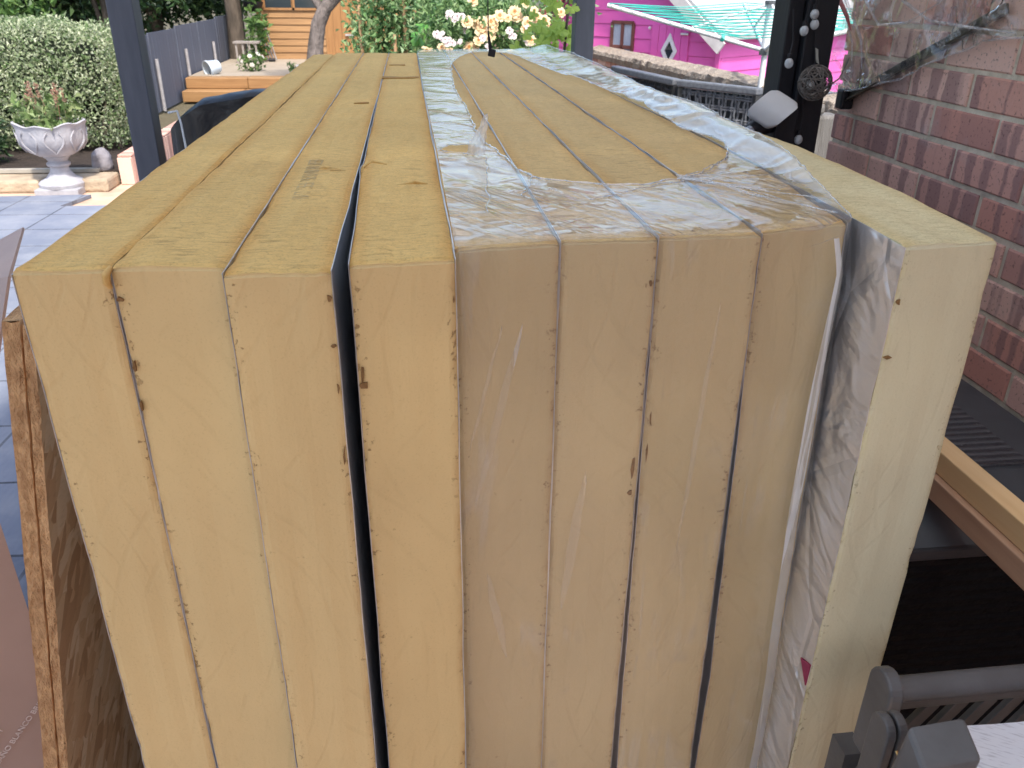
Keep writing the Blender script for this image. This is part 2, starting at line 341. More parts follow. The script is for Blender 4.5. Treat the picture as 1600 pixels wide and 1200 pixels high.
# ---------------- insulation boards ----------------
ZB,ZT=.10,1.30
def gaps(n,a,b):   # grid parameter with fine steps near both ends
    L=b-a; e=[0,.0015,.004,.008,.016]
    core=[.016+(L-.032)*i/n for i in range(1,n)]
    return [a+v for v in e+core]+[b-v for v in reversed(e)]
def make_board(i,xl,xr,y0l,y0r,y1,label,mt,mc,tilt=0,foil_l=None,foil_r=None,lowf=(0,0),damage=1,sideb=None,inset=(0,0)):
    seed=i*13.7
    T=thing('insulation_board',((xl(y0l)+xr(y0r))/2,y0l,ZB),label,'insulation board','foam insulation boards stacked on edge')
    us=gaps(8,0,.1); us=[u/.1 for u in us]; ys=gaps(70,0,1.0); ws=gaps(60,ZB,ZT)
    def pos(u,v,z):
        y0=y0l+(y0r-y0l)*u; y=y0+(y1-y0)*v
        a=xl(y); b=xr(y)
        dz=(ZT-z); ta=tilt*dz if not callable(tilt) else tilt(dz)
        wob=.0012*nz(seed,y*9,z*9)
        x=a+(b-a)*u+ta+wob
        du=min(u,1-u)*(b-a); dv=min(v,1-v)*(y1-y0); dw=ZT-z
        # worn edges: pull in where two faces meet
        k=max(0,1-du/.005)
        chip=max(0,nz(seed+y*40,z*40,u*3))*.004*damage
        if dv<.004: y+= (k*(chip+.0012*damage)) * (1 if v<.5 else -1)
        if dw<.004: z-= k*(chip+.0015*damage)
        if dw<.004 and dv<.004: y+=.0016*(1 if v<.5 else -1); z-=.0012
        if dv<.002 and v<.5: y+=.0018*nz(seed,u*4,z*5)
        if dw<.002:
            z+=.0025*nz(seed+3,y*2.5,u*1.5)+.0012*nz(seed,y*14,u*6)
            if callable(sideb): z+=sideb(u,y)
        return (x,y,z)
    W=.095; mb=MB(); faces_mat=[]; edge=[]; uxs=[]
    def patch(A,B,fn,mi,ef):
        b=len(mb.v)
        for bb in B:
            for aa in A: mb.v.append(fn(aa,bb)); edge.append(ef(aa,bb)); uxs.append(aa*W)
        na=len(A)
        for j in range(len(B)-1):
            for k in range(na-1): mb.f.append((b+j*na+k,b+j*na+k+1,b+(j+1)*na+k+1,b+(j+1)*na+k)); faces_mat.append(mi)
    ud=lambda u:min(u,1-u)*W
    patch(us,ys,lambda u,v:pos(u,v,ZT),0,lambda u,v:ud(u))
    patch(us,ws,lambda u,z:pos(u,0,z),1,lambda u,z:ud(u))
    patch(us,ws,lambda u,z:pos(u,1,z),1,lambda u,z:ud(u))
    patch(ys,ws,lambda v,z:pos(0,v,z),1,lambda u,z:.001)
    patch(ys,ws,lambda v,z:pos(1,v,z),1,lambda u,z:.001)
    patch([0,1],[0,1],lambda u,v:pos(u,v,ZB),1,lambda u,v:.05)
    o=mb.build('foam_core',None,T)
    o.data.materials.append(mt); o.data.materials.append(mc)
    o.data.polygons.foreach_set('material_index',faces_mat)
    at=o.data.attributes.new('edge','FLOAT','POINT'); at.data.foreach_set('value',edge); at=o.data.attributes.new('ux','FLOAT','POINT'); at.data.foreach_set('value',uxs)
    bm=bmesh.new(); bm.from_mesh(o.data); bmesh.ops.remove_doubles(bm,verts=bm.verts,dist=.00001); bmesh.ops.recalc_face_normals(bm,faces=bm.faces); bm.to_mesh(o.data); bm.free()
    # foil facings with their own thickness
    for side,fm,low in ((0,foil_l,lowf[0]),(1,foil_r,lowf[1])):
        if fm is None: continue
        sg=-1 if side==0 else 1
        def fp(v,w_,off):
            z=ZB+(ZT-ZB)*w_ - (low*w_ if w_>.98 else 0)+(.0008*nz(seed,v*60) if w_==1 else 0)
            x,y,zz=pos(side,v,min(z,ZT-.005)); zz=z
            amp=.0012 if fm is not FOIL9 else .0032
            return (x+sg*(off+amp*max(0,fbm(seed+y*7,z*9))*min(1,8*off/.0006)*.6),y+(inset[side]-(.0004+.0006*nz(seed,z*50)) if v==0 else 0),zz)
        m2=MB(); m2.grid(90,70,lambda a,b:fp(a,b,.0002)); m2.grid(90,70,lambda a,b:fp(a,b,.0009))
        n0=91*71
        for a in range(90): m2.f.append((70*91+a,70*91+a+1,n0+70*91+a+1,n0+70*91+a))
        for b_ in range(70): m2.f.append((b_*91,(b_+1)*91,n0+(b_+1)*91,n0+b_*91))
        m2.build('foil_facing',fm,T,smooth=True)
    return T
K=lambda *a:(lambda y:lerp(a,y))
dip=lambda y0,d,w_:(lambda u,y:0)
Bs=[]
Bs.append(make_board(1,K((0,-.337),(1,-.3345),(3,-.331)),K((0,-.2595)),.690,.692,3.13,'leftmost tan foam board in the stack, nearest the osb sheets',TOP,CUT,foil_l=FOILD,foil_r=FOILD,lowf=(.003,.005),inset=(.0,.001)))
Bs.append(make_board(2,K((0,-.2575)),K((0,-.1625)),.694,.688,3.19,'tan foam board with a chipped top corner, second from the left end of the stack',TOP,CUT,foil_l=FOILD,foil_r=FOIL,lowf=(.005,.001),inset=(.001,0)))
Bs.append(make_board(3,K((0,-.1605)),K((0,-.0735),(2,-.0720)),.668,.668,3.22,'tan foam board with printed grey code on its top, left of the wide dark gap',TOP,CUT,foil_l=FOILD,foil_r=FOIL))
def b4side(u,y):
    return -.004 if 2.27<y<2.32 or 2.66<y<2.69 and .1<u<.6 else 0
Bs.append(make_board(4,K((.68,-.0585),(.85,-.0610),(1.05,-.0665),(1.10,-.0700),(1.14,-.0665),(1.5,-.0680),(1.9,-.0695),(2.6,-.0700)),K((0,.0345),(2,.0290),(3.2,.0290)),.684,.694,3.21,'tan foam board between the wide dark gap and the plastic wrapped boards',TOP,CUT,foil_l=FOILD,foil_r=FOIL))
Bs.append(make_board(5,K((0,.0370),(2,.0315),(3.3,.0340)),K((0,.1340)),.724,.736,3.30,'first foam board inside the plastic wrap, next to the unwrapped boards',TOPW,CUTW,foil_l=FOIL,foil_r=FOILD))
Bs.append(make_board(6,K((0,.1365)),K((0,.2310)),.741,.742,3.32,'second wrapped foam board from the left, under the torn opening in the plastic',TOPW,CUTW,foil_l=FOIL,foil_r=FOILD))
Bs.append(make_board(7,K((0,.2340)),K((0,.3380)),.748,.750,3.32,'third wrapped foam board from the left, dark pits on its right hand edge',TOPW,CUTW,tilt=lambda d:.012*d,foil_l=FOILD,foil_r=FOILD))
Bs.append(make_board(8,K((0,.3410),(.9,.3415)),K((.79,.4450),(.95,.4600),(1.1,.4700),(1.4,.4745),(2,.464),(3.3,.462)),.760,.786,3.33,'last wrapped foam board, next to the silver foil face of the loose board',TOPW,CUTW,tilt=lambda d:.014*d+.012*max(0,1-abs(d-.6)/.6),foil_l=FOILD,foil_r=FOILD))
Bs.append(make_board(9,K((.69,.4590),(.9,.4680),(1.1,.4780),(1.4,.4800),(2,.470),(3.3,.470)),K((.70,.5600),(.95,.587),(1.2,.597),(1.42,.586),(2.15,.587),(2.8,.600),(3.3,.595)),.697,.709,3.25,'rightmost loose pale yellow foam board with a crumpled silver foil face',TOP9,CUT9,tilt=lambda d:.004*d,foil_l=FOIL9,foil_r=FOILD,lowf=(.002,.006),inset=(.0005,.004),damage=1.0))
# things on the boards that belong to them
def text_mesh(name,s,size,mat,mtx,parent,ext=.0004,shear=0,spacing=1):
    c=bpy.data.curves.new(name,'FONT'); c.body=s; c.size=size; c.shear=shear; c.space_character=spacing; c.extrude=ext
    o=bpy.data.objects.new(name+'_tmp',c); C.objects.link(o); bpy.context.view_layer.update()
    me=bpy.data.meshes.new_from_object(o.evaluated_get(bpy.context.evaluated_depsgraph_get())); bpy.data.objects.remove(o)
    me.transform(mtx); q=bpy.data.objects.new(name,me); C.objects.link(q); me.materials.clear(); me.materials.append(mat)
    q.parent=parent; q.matrix_parent_inverse=Matrix.Translation(parent.location).inverted(); return q
from mathutils.bvhtree import BVHTree
def drape(o,T,off=.0004,zref=1.3012):
    core=[c for c in T.children if c.name.startswith('foam_core')][0]
    bv=BVHTree.FromPolygons([v.co for v in core.data.vertices],[p.vertices for p in core.data.polygons])
    for v in o.data.vertices:
        h=bv.ray_cast(Vector((v.co.x,v.co.y,1.4)),Vector((0,0,-1)))
        if h[0]: v.co.z=h[0].z+off+(v.co.z-zref)*.3
INK=simple('faded_ink',(.50,.38,.19),(.62,.45,.2),90,.8)
_t=text_mesh('printed_code','10 17  15E61 18:18 N8I 8/0  BE5B',.028,INK,Matrix.Translation((-.118,.925,1.3012))@Matrix.Rotation(R(91),4,'Z')@Matrix.Scale(.62,4,(1,0,0)),Bs[2]); drape(_t,Bs[2])
FL=simple('torn_foam',(.78,.58,.26),(.55,.33,.1),60,.9)
for k in range(4):
    y=1.08+random.random()*.045; x=-.125+random.random()*.035; L=.012+random.random()*.02
    MB().tube([(x,y,1.3015),(x+L*.5,y+.002,1.3025),(x+L,y-.001,1.3015)],[.0004,.0009,.0003],5).build('torn_flake',FL,Bs[2])
mb=MB().tube([(-.066,1.10,1.302),(-.055,1.103,1.309),(-.035,1.107,1.304)],[.002,.0018,.0008],5)
mb.build('torn_flake',FL,Bs[3])
mb=MB().tube([(-.02,.985,1.3035),(0,.982,1.306),(.016,.985,1.3035)],[.0005,.0022,.0008],6)
mb.build('torn_flake',FL,Bs[3])
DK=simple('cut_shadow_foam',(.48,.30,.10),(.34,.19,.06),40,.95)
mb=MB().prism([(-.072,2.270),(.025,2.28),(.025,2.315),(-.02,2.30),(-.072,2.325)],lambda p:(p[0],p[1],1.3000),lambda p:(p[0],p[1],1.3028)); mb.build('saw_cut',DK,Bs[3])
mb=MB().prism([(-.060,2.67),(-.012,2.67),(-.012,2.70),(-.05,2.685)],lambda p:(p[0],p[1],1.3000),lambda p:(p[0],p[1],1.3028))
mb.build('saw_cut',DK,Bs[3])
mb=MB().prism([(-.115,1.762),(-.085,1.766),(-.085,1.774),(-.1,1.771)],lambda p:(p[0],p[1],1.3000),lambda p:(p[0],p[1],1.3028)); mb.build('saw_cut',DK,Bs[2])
# foam lump at board 2 corner
mb=MB().tube([(-.2600,.692,1.283),(-.2607,.6875,1.289),(-.2600,.6885,1.296),(-.2570,.694,1.3005)],[.002,.0032,.0036,.002],8); mb.build('torn_corner',FL,Bs[1],smooth=True)
# pits
PIT=simple('foam_pit',(.28,.16,.065),(.16,.085,.03),200,.95)
def pits(B,items):
    for (x,y,z,wd,h) in items:
        mb=MB()
        n=6; pts=[(x+wd*.5*math.cos(a*6.283/n)*random.uniform(.2,1.5),z+h*.5*math.sin(a*6.283/n)*random.uniform(.5,1.2)) for a in range(n)]
        mb.prism(pts,lambda p:(p[0],y+.003,p[1]),lambda p:(p[0],y-.0006,p[1]))
        mb.build('edge_pit',PIT,B)
pits(Bs[1],[(-.254,.6915,1.272,.007,.005),(-.254,.6915,1.208,.004,.014),(-.2555,.6915,1.17,.002,.012)])
pits(Bs[2],[(-.0765,.6675,1.276,.005,.007),(-.0760,.6675,1.232,.004,.004),(-.0758,.6675,1.19,.003,.012),(-.0755,.6675,1.12,.003,.02)])
pits(Bs[3],[(-.0545,.6835,1.196,.005,.026),(-.0535,.6835,1.185,.009,.007),(.0310,.693,1.262,.003,.010)])
pits(Bs[6],[(.242,.7475,1.10,.004,.018),(.2415,.7475,1.06,.0025,.03)])
pits(Bs[5],[(.227,.741,1.255,.004,.006),(.2255,.741,1.04,.004,.03),(.2255,.741,1.01,.006,.008)])
pits(Bs[8],[(.463,.6965,1.244,.005,.006),(.4655,.6965,1.185,.007,.004)])
MAG=simple('magenta_print',(.30,.03,.09),(.28,.03,.08),30,.5)
mb=MB().prism([(.722,.760),(.699,.770),(.700,.735)],lambda p:(.4605,p[0],p[1]),lambda p:(.4583,p[0],p[1])); mb.build('printed_triangle',MAG,Bs[8])

# timber bearers under the stack
BW=wood('bearer_wood',(.45,.30,.15),(.3,.18,.08),'x')
for k,y in enumerate((.85,1.95,3.0)):
    MB().box(-.42,.66,y-.04,y+.04,.032,.0995).build('timber_bearer',BW,None,bevel=.003)
    tag(C.objects[-1],['timber bearer under the near end of the foam board stack','timber bearer under the middle of the foam board stack','timber bearer under the far end of the foam board stack'][k],'timber bearer','bearers under the board stack')

# ---------------- plastic wrap ----------------
FT=film_mat('shrink_film_top',.20,.75,.9,R(60),(3.4,27,8),.11,.55)
FF=film_mat('shrink_film_front',.10,.9,.05,0,(14,3,1.6),.2,.5)
FE=film_mat('shrink_film_edge',.5,2.0,.5,0,(5,60,8),.12,.2)
FG=film_mat('shrink_film_flap',1.0,.8,.2,R(-75),(4,16,8),.16,.55)
wrap=thing('plastic_wrap',(.24,.74,.1),'torn clear shrink plastic over the four foam boards in the middle right of the stack','plastic wrap')
outer=[(.0345,.721),(.085,.727),(.135,.733),(.235,.739),(.34,.748),(.40,.760),(.449,.786),(.474,.907),(.503,1.068),(.532,1.253),(.540,1.414),(.550,1.589),(.518,1.767),(.525,2.079),(.550,2.55),(.553,2.861),(.515,3.315),(.40,3.34),(.20,3.34),(.033,3.31),(.0305,2.7),(.0300,2.0),(.0330,1.5),(.0345,1.2),(.0345,.95)]
hole=[(.129,2.732),(.112,2.3),(.099,1.894),(.107,1.68),(.105,1.511),(.103,1.278),(.120,1.18),(.128,1.12),(.131,1.06),(.140,1.010),(.160,.985),(.179,.973),(.205,.958),(.228,.948),(.247,.943),(.266,.945),(.290,.955),(.307,.970),(.323,.974),(.345,1.000),(.363,1.011),(.388,1.034),(.415,1.074),(.446,1.140),(.463,1.201),(.470,1.24),(.469,1.286),(.457,1.350),(.452,1.418),(.455,1.55),(.462,1.716),(.450,1.85),(.438,2.011),(.430,2.18),(.415,2.321),(.395,2.55),(.385,2.734),(.372,3.10),(.287,3.20),(.211,3.15)]
slit=[(.037,1.195),(.052,1.232),(.081,1.241),(.101,1.205),(.094,1.175),(.083,1.150),(.067,1.172),(.050,1.180)]
def densify(poly,step):
    out=[]
    for a,b in zip(poly,poly[1:]+poly[:1]):
        d=math.dist(a,b); st=step*(1 if a[1]<1.5 else 3); n=max(1,int(d/st))
        out+=[(a[0]+(b[0]-a[0])*k/n,a[1]+(b[1]-a[1])*k/n) for k in range(n)]
    return out
def smoothp(poly,it=1):
    for _ in range(it):
        q=[]
        for a,b in zip(poly,poly[1:]+poly[:1]): q+=[(a[0]*.75+b[0]*.25,a[1]*.75+b[1]*.25),(a[0]*.25+b[0]*.75,a[1]*.25+b[1]*.75)]
        poly=q
    return poly
def inside(p,poly):
    c=False; j=len(poly)-1
    for i in range(len(poly)):
        if (poly[i][1]>p[1])!=(poly[j][1]>p[1]) and p[0]<(poly[j][0]-poly[i][0])*(p[1]-poly[i][1])/(poly[j][1]-poly[i][1])+poly[i][0]: c=not c
        j=i
    return c
def rip(poly,a,s):   # ragged torn edge
    return [(x+a*fbm(x*s,y*s),y+a*1.2*fbm(x*s+5,y*s+3)) for x,y in poly]
O=densify(outer,.008); H=rip(rip(densify(smoothp(hole),.005),.0045,22),.0018,110); S_=rip(densify(slit,.004),.0015,120)
def segd(p,poly):
    m=9
    for q in poly:
        d=(p[0]-q[0])**2+(p[1]-q[1])**2
        if d<m: m=d
    return math.sqrt(m)
def ridge(x): return (1-abs(x))**3
def filmz(x,y):
    z=1.3052
    # streaks pulled from the left side towards the corner of the tear
    u=(x*.35+y); v_=(x-.5*y)
    near=max(0,1-abs(y-.95)/.4)
    z+=.0022*near*max(0,nz((x*.5-y*.86)*5,(x*.86+y*.5)*46))+.0008*nz(x*20,y*20)
    if x<.13: z+=.0014*max(0,nz(x*30+y*16,y*18))
    if x>.30 and y<1.35:                       # gathered folds at the right
        a=math.atan2(y-.98,x-.30); r=math.hypot(x-.30,y-.98)
        z+=.006*max(0,nz(a*9,r*6))*min(1,r*12)
    if x>.452:
        k=min(1,(x-.452)/.05); z+=.012*k*math.sin(min(1,(x-.452)/.09)*math.pi*.75)+.0022*k*nz(x*9,y*7)
    if x>.36 and y>1.45: z+=.006*max(0,fbm(x*20,y*7))+.004*(x>.42)
    d=0
    fr=lerp([(.03,.721),(.135,.733),(.34,.748),(.449,.786)],x)
    if y-fr<.012: z-=.0022*(1-(y-fr)/.012)**2
    return z
pts=O+H+S_; E_=[]
for st,n in ((0,len(O)),(len(O),len(H)),(len(O)+len(H),len(S_))): E_+=[(st+i,st+(i+1)%n) for i in range(n)]
y=.728
while y<3.33:
    step=.0055 if y<1.35 else (.009 if y<1.9 else .02)
    x=.036
    while x<.552:
        p=(x+random.uniform(-.3,.3)*step,y+random.uniform(-.3,.3)*step)
        if inside(p,O) and not inside(p,H) and not inside(p,S_): pts.append(p)
        x+=step
    y+=step
res=delaunay_2d_cdt([Vector(p) for p in pts],E_,[],0,1e-6)
VV,FFa=res[0],res[2]
keep=[]
for f in FFa:
    c=((VV[f[0]][0]+VV[f[1]][0]+VV[f[2]][0])/3,(VV[f[0]][1]+VV[f[1]][1]+VV[f[2]][1])/3)
    if inside(c,O) and not inside(c,H) and not inside(c,S_): keep.append(tuple(f))
mb=MB(); mb.v=[(v[0],v[1],filmz(v[0],v[1])) for v in VV]
flap=[f for f in keep if (VV[f[0]][0]+VV[f[1]][0]+VV[f[2]][0])/3>.462 and (VV[f[0]][1])<1.9]
fs=set(flap); mb.f=[f for f in keep if f not in fs]
bm_obj=mb.build('top_film',FT,wrap,smooth=True)
mb=MB(); mb.v=[(v[0],v[1],filmz(v[0],v[1])) for v in VV]; mb.f=flap
fo=mb.build('loose_flap',FG,wrap,smooth=True)
for ob in (bm_obj,fo):
    bm=bmesh.new(); bm.from_mesh(ob.data); bmesh.ops.delete(bm,geom=[v for v in bm.verts if not v.link_faces],context='VERTS'); bm.to_mesh(ob.data); bm.free()
# rolled / shrunken rim round the tear
def rim(poly,name,r,closed=True,dz=.0012,mat=FE,k=1):
    P=[(x,y,filmz(x,y)+dz+.0015*abs(nz(x*60,y*60))) for x,y in poly]
    if closed: P.append(P[0])
    return MB().tube(P,[r*(.5+1.1*abs(nz(p[0]*35,p[1]*35))) for p in P],6,cap=not closed).build(name,mat,wrap,smooth=True)
rim(H,'rolled_rim',.0016); rim(S_,'rolled_rim',.0008)
iR=[i for i,p in enumerate(O) if p[0]>.448 and .78<p[1]<3.3]
rim([O[i] for i in iR],'rolled_rim',.0012,False)
# bunched folds from the tear to the right corner
for k in range(9):
    a=Vector((.322+.012*random.random(),.972+.03*random.random())); b=Vector((.40+.055*random.random(),.80+.035*k))
    P=[]
    for i in range(16):
        s=i/15; q=a.lerp(b,s); x=q.x+.005*nz(k*3,s*5); yy=q.y+.006*nz(k*7+2,s*5); yy=max(yy,.79)
        P.append((x,yy,filmz(x,yy)+.0012))
    MB().tube(P,[.0011*(1-.7*i/15)+.0002 for i in range(16)],6).build('gathered_fold',FE,wrap,smooth=True)
for k,(a,b) in enumerate((((.10,1.14),(.075,.83)),((.145,1.0),(.12,.90)),((.35,.985),(.19,.88)),((.36,.96),(.44,.80)))):
    P=[]
    for i in range(26):
        s=i/25; x=a[0]+(b[0]-a[0])*s+.005*nz(k*3.3,s*7); yy=a[1]+(b[1]-a[1])*s+.006*nz(k*5+1,s*7)
        P.append((x,yy,filmz(x,yy)+.0009))
    MB().tube(P,[.0009*(.4+abs(nz(i*.6,k)))+.0002 for i in range(26)],5).build('gathered_fold',FE,wrap,smooth=True)
# upright torn tab
mb=MB(); mb.grid(10,14,lambda u,v:(.085+.020*v+(u-.5)*.030*(1-v)**.8+.004*nz(v*5,u*3),1.155+.03*v+.006*math.sin(u*6)*(1-v),1.306+.050*v+.004*nz(u*6,v*6)))
mb.build('torn_tab',film_mat('film_tab',.9,1.2,.3),wrap,smooth=True)
# front sheet and wrapped corner
path=[(.0300,.80),(.0325,.722),(.038,.7175),(.135,.7305),(.235,.7365),(.338,.7440),(.40,.7560),(.440,.7740),(.4485,.782),(.4525,.79),(.4555,.81),(.4575,1.0),(.4575,1.6),(.4575,3.3)]
Lp=[0]
for a,b in zip(path,path[1:]): Lp.append(Lp[-1]+math.dist(a,b))
def pp(s):
    s*=Lp[-1]
    for i in range(len(path)-1):
        if s<=Lp[i+1] or i==len(path)-2:
            k=(s-Lp[i])/(Lp[i+1]-Lp[i]); return path[i][0]+(path[i+1][0]-path[i][0])*k,path[i][1]+(path[i+1][1]-path[i][1])*k
def ff(u,v):
    s=u*1.0
    s=(u/.75)*(.62/Lp[-1]) if u<.75 else .62/Lp[-1]+(u-.75)/.25*(1-.62/Lp[-1])
    x,y=pp(s); z=.1+1.2045*v; d=1.3-z
    k=max(0,min(1,(x-.3)/.15)); x+=k*(.014*d+.012*max(0,1-abs(d-.6)/.6))
    y-=.0012*max(0,fbm(x*9,z*3)); 
    if v>.99: y+=.003
    return (x,y,z)
mb=MB(); mb.grid(150,70,ff); mb.build('front_film',FF,wrap,smooth=True)
# welded seam strip down the front near the right corner
SEAM=film_mat('film_seam',.95,.8,.12,0,(20,3,2),.25,.3)
def seam(u,v):
    z=1.290-.95*v; d=1.3-z; xc=.4375-.006*v+(.014*d+.012*max(0,1-abs(d-.6)/.6))-.012*math.sin(min(1,v*1.3)*3.1)+.002*nz(v*8); w_=.0035+.0045*min(1,v*4)
    if v<.04: xc-=(.04-v)*.35
    x=xc+(u-.5)*w_*2; yy=lerp([(.34,.744),(.40,.756),(.44,.774),(.46,.784)],x-(.014*d+.012*max(0,1-abs(d-.6)/.6)))
    return (x,yy-.0035-.001*math.sin(u*math.pi),z)
MB().grid(5,70,seam).build('film_seam',SEAM,wrap,smooth=True)

BAND=film_mat('film_sheen_band',.24,.6,.05,0,(20,3,2),.3,.4)  # soft reflection streaks on the front film, put in as whitish strips
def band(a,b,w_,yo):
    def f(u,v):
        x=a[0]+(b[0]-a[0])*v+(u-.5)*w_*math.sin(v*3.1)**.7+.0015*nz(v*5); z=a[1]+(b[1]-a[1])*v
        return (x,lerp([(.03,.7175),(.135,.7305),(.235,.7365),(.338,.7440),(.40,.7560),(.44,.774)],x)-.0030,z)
    MB().grid(4,30,f).build('sheen_streak',BAND,wrap,smooth=True)
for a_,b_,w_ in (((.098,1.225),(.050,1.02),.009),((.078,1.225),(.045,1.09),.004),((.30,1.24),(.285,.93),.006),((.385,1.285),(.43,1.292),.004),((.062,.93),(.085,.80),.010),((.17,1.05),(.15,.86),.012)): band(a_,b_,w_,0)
# ---------------- osb sheets ----------------
m,t,b=newmat('osb'); g=coords(t)
v=nd(t,'ShaderNodeTexVoronoi'); v.inputs['Scale'].default_value=1
cs=coords(t,(30,16,26),rot=(R(35),0,0)); dn=noi(t,g,7,2); va=nd(t,'ShaderNodeVectorMath',operation='ADD'); 
t.links.new(cs,va.inputs[0]); cx=nd(t,'ShaderNodeCombineXYZ'); t.links.new(mth(t,'MULTIPLY',dn,6),cx.inputs[1]); t.links.new(mth(t,'MULTIPLY',dn,9),cx.inputs[2]); t.links.new(cx.outputs[0],va.inputs[1]); t.links.new(va.outputs[0],v.inputs['Vector'])
v2=nd(t,'ShaderNodeTexVoronoi'); v2.inputs['Scale'].default_value=1; t.links.new(rcoords(t,(R(-50),0,0),(30,13,42)),v2.inputs['Vector'])
v3=nd(t,'ShaderNodeTexVoronoi'); v3.inputs['Scale'].default_value=1; t.links.new(rcoords(t,(R(25),0,0),(30,42,13)),v3.inputs['Vector'])
sel=ramp(t,noi(t,g,20,1),[(.48,0),(.5,1)]); vm=mixc(t,sel,v2.outputs['Color'],v3.outputs['Color'])
sep=nd(t,'ShaderNodeSeparateColor'); t.links.new(vm,sep.inputs[0])
col=ramp(t,sep.outputs[0],[(0,(.50,.25,.10)),(.35,(.66,.36,.16)),(.7,(.74,.45,.22)),(1,(.80,.54,.30))])
col=mixc(t,ramp(t,noi(t,coords(t,(20,20,80)),2,5),[(.55,0),(.8,.4)]),col,(.36,.17,.06))
t.links.new(col,b.inputs['Base Color']); b.inputs['Roughness'].default_value=.75
n=bump(t,sep.outputs[1],.4,.0012); t.links.new(bump(t,noi(t,coords(t,(60,60,160)),2,4),.5,.001,n),b.inputs['Normal']); OSB=m
OSBE=simple('osb_edge',(.70,.42,.20),(.34,.17,.07),70,.9,bs=1,bd=.005,stretch=(1.5,1,.7))
def osb(x0,dz,th,y0,y1,label,lean=.165):
    T=thing('osb_sheet',(x0-lean*1.2,y0,.03),label,'osb board','osb sheets leaning on the foam stack')
    def P(u,v,w_):
        z=.032+(1.183-dz)*w_+(.004*nz(v*20,u*9) if w_==1 else 0); d=1.215-z
        e=.0022*fbm(z*34,u*7+x0*50) if v==0 else 0
        return (x0+th*u-lean*d+.018*math.sin(w_*3.1)*0,y0+(y1-y0)*v+e,z)
    mb=MB()
    mb.grid(1,80,lambda a,b:P(0,a,b)); mb.grid(1,80,lambda a,b:P(1,a,b)); 
    f=MB(); f.grid(4,140,lambda a,b:P(a,0,b)); f.grid(1,60,lambda a,b:P(a,b,1)); f.grid(1,1,lambda a,b:P(a,1,b))
    mb.build('sheet',OSB,T); f.build('cut_edge',OSBE,T); return T
osb(-.4095,0,.0165,.80,2.6,'outer osb sheet leaning left of the foam stack, furthest from the foam')
osb(-.3905,.004,.0105,.80,2.6,'inner osb sheet leaning left of the foam stack, nearest the foam')

# ---------------- cardboard box ----------------
CB=simple('cardboard',(.46,.33,.28),(.40,.28,.235),4,.75,bs=.25,bd=.002)
CBK=simple('cardboard_edge',(.16,.11,.09),(.09,.06,.05),60,.9)
bx=thing('cardboard_box',(-1.05,1.15,.03),'large brown cardboard box with raised flaps and white lettering, left of the osb sheets','cardboard box')
def quadslab(name,p,th,mat,parent,sub=1,flute=True):
    p=[Vector(q) for q in p]; n=(p[1]-p[0]).cross(p[3]-p[0]).normalized()*th
    mb=MB(); mb.add([tuple(q) for q in p]+[tuple(q+n) for q in p],[(0,1,2,3),(4,7,6,5),(0,4,5,1),(1,5,6,2),(2,6,7,3),(3,7,4,0)])
    return mb.build(name,mat,parent)
A0,B0=Vector((-.605,1.03,0)),Vector((-1.25,.62,0)); C0=B0+Vector((-.5,.75,0)); D0=A0+Vector((-.5,.75,0)); zt=.91
Z=lambda q,z:(q.x,q.y,z)
quadslab('side_panel',[Z(A0,.031),Z(B0,.031),Z(B0,zt),Z(A0,zt)],.005,CB,bx)
quadslab('side_panel',[Z(D0,.031),Z(A0,.031),Z(A0,zt),Z(D0,zt)],.005,CB,bx)
quadslab('side_panel',[Z(C0,.031),Z(D0,.031),Z(D0,zt),Z(C0,zt)],.005,CB,bx)
quadslab('side_panel',[Z(B0,.031),Z(C0,.031),Z(C0,zt),Z(B0,zt)],.005,CB,bx)
quadslab('flap',[(-.605,1.03,.912),(-.95,.80,.912),(-.98,.86,1.10),(-.66,1.05,1.07)],.005,CB,bx)
quadslab('flap',[(-1.10,1.78,.912),(-.605,1.03,.912),(-.585,1.20,1.130),(-.80,1.75,1.06)],.005,CB,bx)
WHT=simple('white_print',(.72,.62,.58),(.6,.5,.47),50,.7)
dB=(B0-A0).normalized(); 
def boxtext(s,size,off,z,ang=0,mat=WHT):
    # local x runs along the side from far-left to the near corner
    X=(A0-B0).normalized(); Zv=Vector((0,0,1)); Y=Zv.cross(X); N=X.cross(Zv)
    o_=B0+X*off+N*.004+Zv*z
    m_=Matrix(((X.x,Zv.x,N.x,o_.x),(X.y,Zv.y,N.y,o_.y),(X.z,Zv.z,N.z,o_.z),(0,0,0,1)))@Matrix.Rotation(R(ang),4,'Z')
    text_mesh('printed_text',s,size,mat,m_,bx,ext=.0006,shear=.15)

boxtext('PARA BA\u00d1O BLANCO BRILLO',.0125,.640,.385,45)
boxtext('COLGANT 60CM',.0125,.618,.405,45)
# ---------------- urn, rock, beds ----------------
URN=simple('weathered_stone',(.46,.45,.47),(.30,.29,.31),9,.8,bs=.6,bd=.006)
ux,uy=-2.80,6.95
urn=thing('garden_urn',(ux,uy,0),'pale grey stone pedestal urn with a scalloped rim, standing at the edge of the patio','urn')
mb=MB(); mb.box(ux-.165,ux+.165,uy-.165,uy+.165,.0,.055)
mb.lathe([(.17,.055),(.175,.085),(.155,.10),(.11,.125),(.075,.17),(.066,.205),(.085,.215),(.088,.235),(.068,.25),(.085,.275),(.10,.285),(.10,.30),(.05,.30)],(ux,uy,0),32)
mb.build('pedestal',URN,urn,smooth=False,bevel=.006)
def sc_(r,z,a):
    k=max(0,(z-.36)/.2); lobe=1+.035*math.cos(8*a)*min(1,max(0,(z-.3)*6))
    return r*lobe,z+.011*k*math.cos(8*a)+.01*k*math.cos(3*a+1)
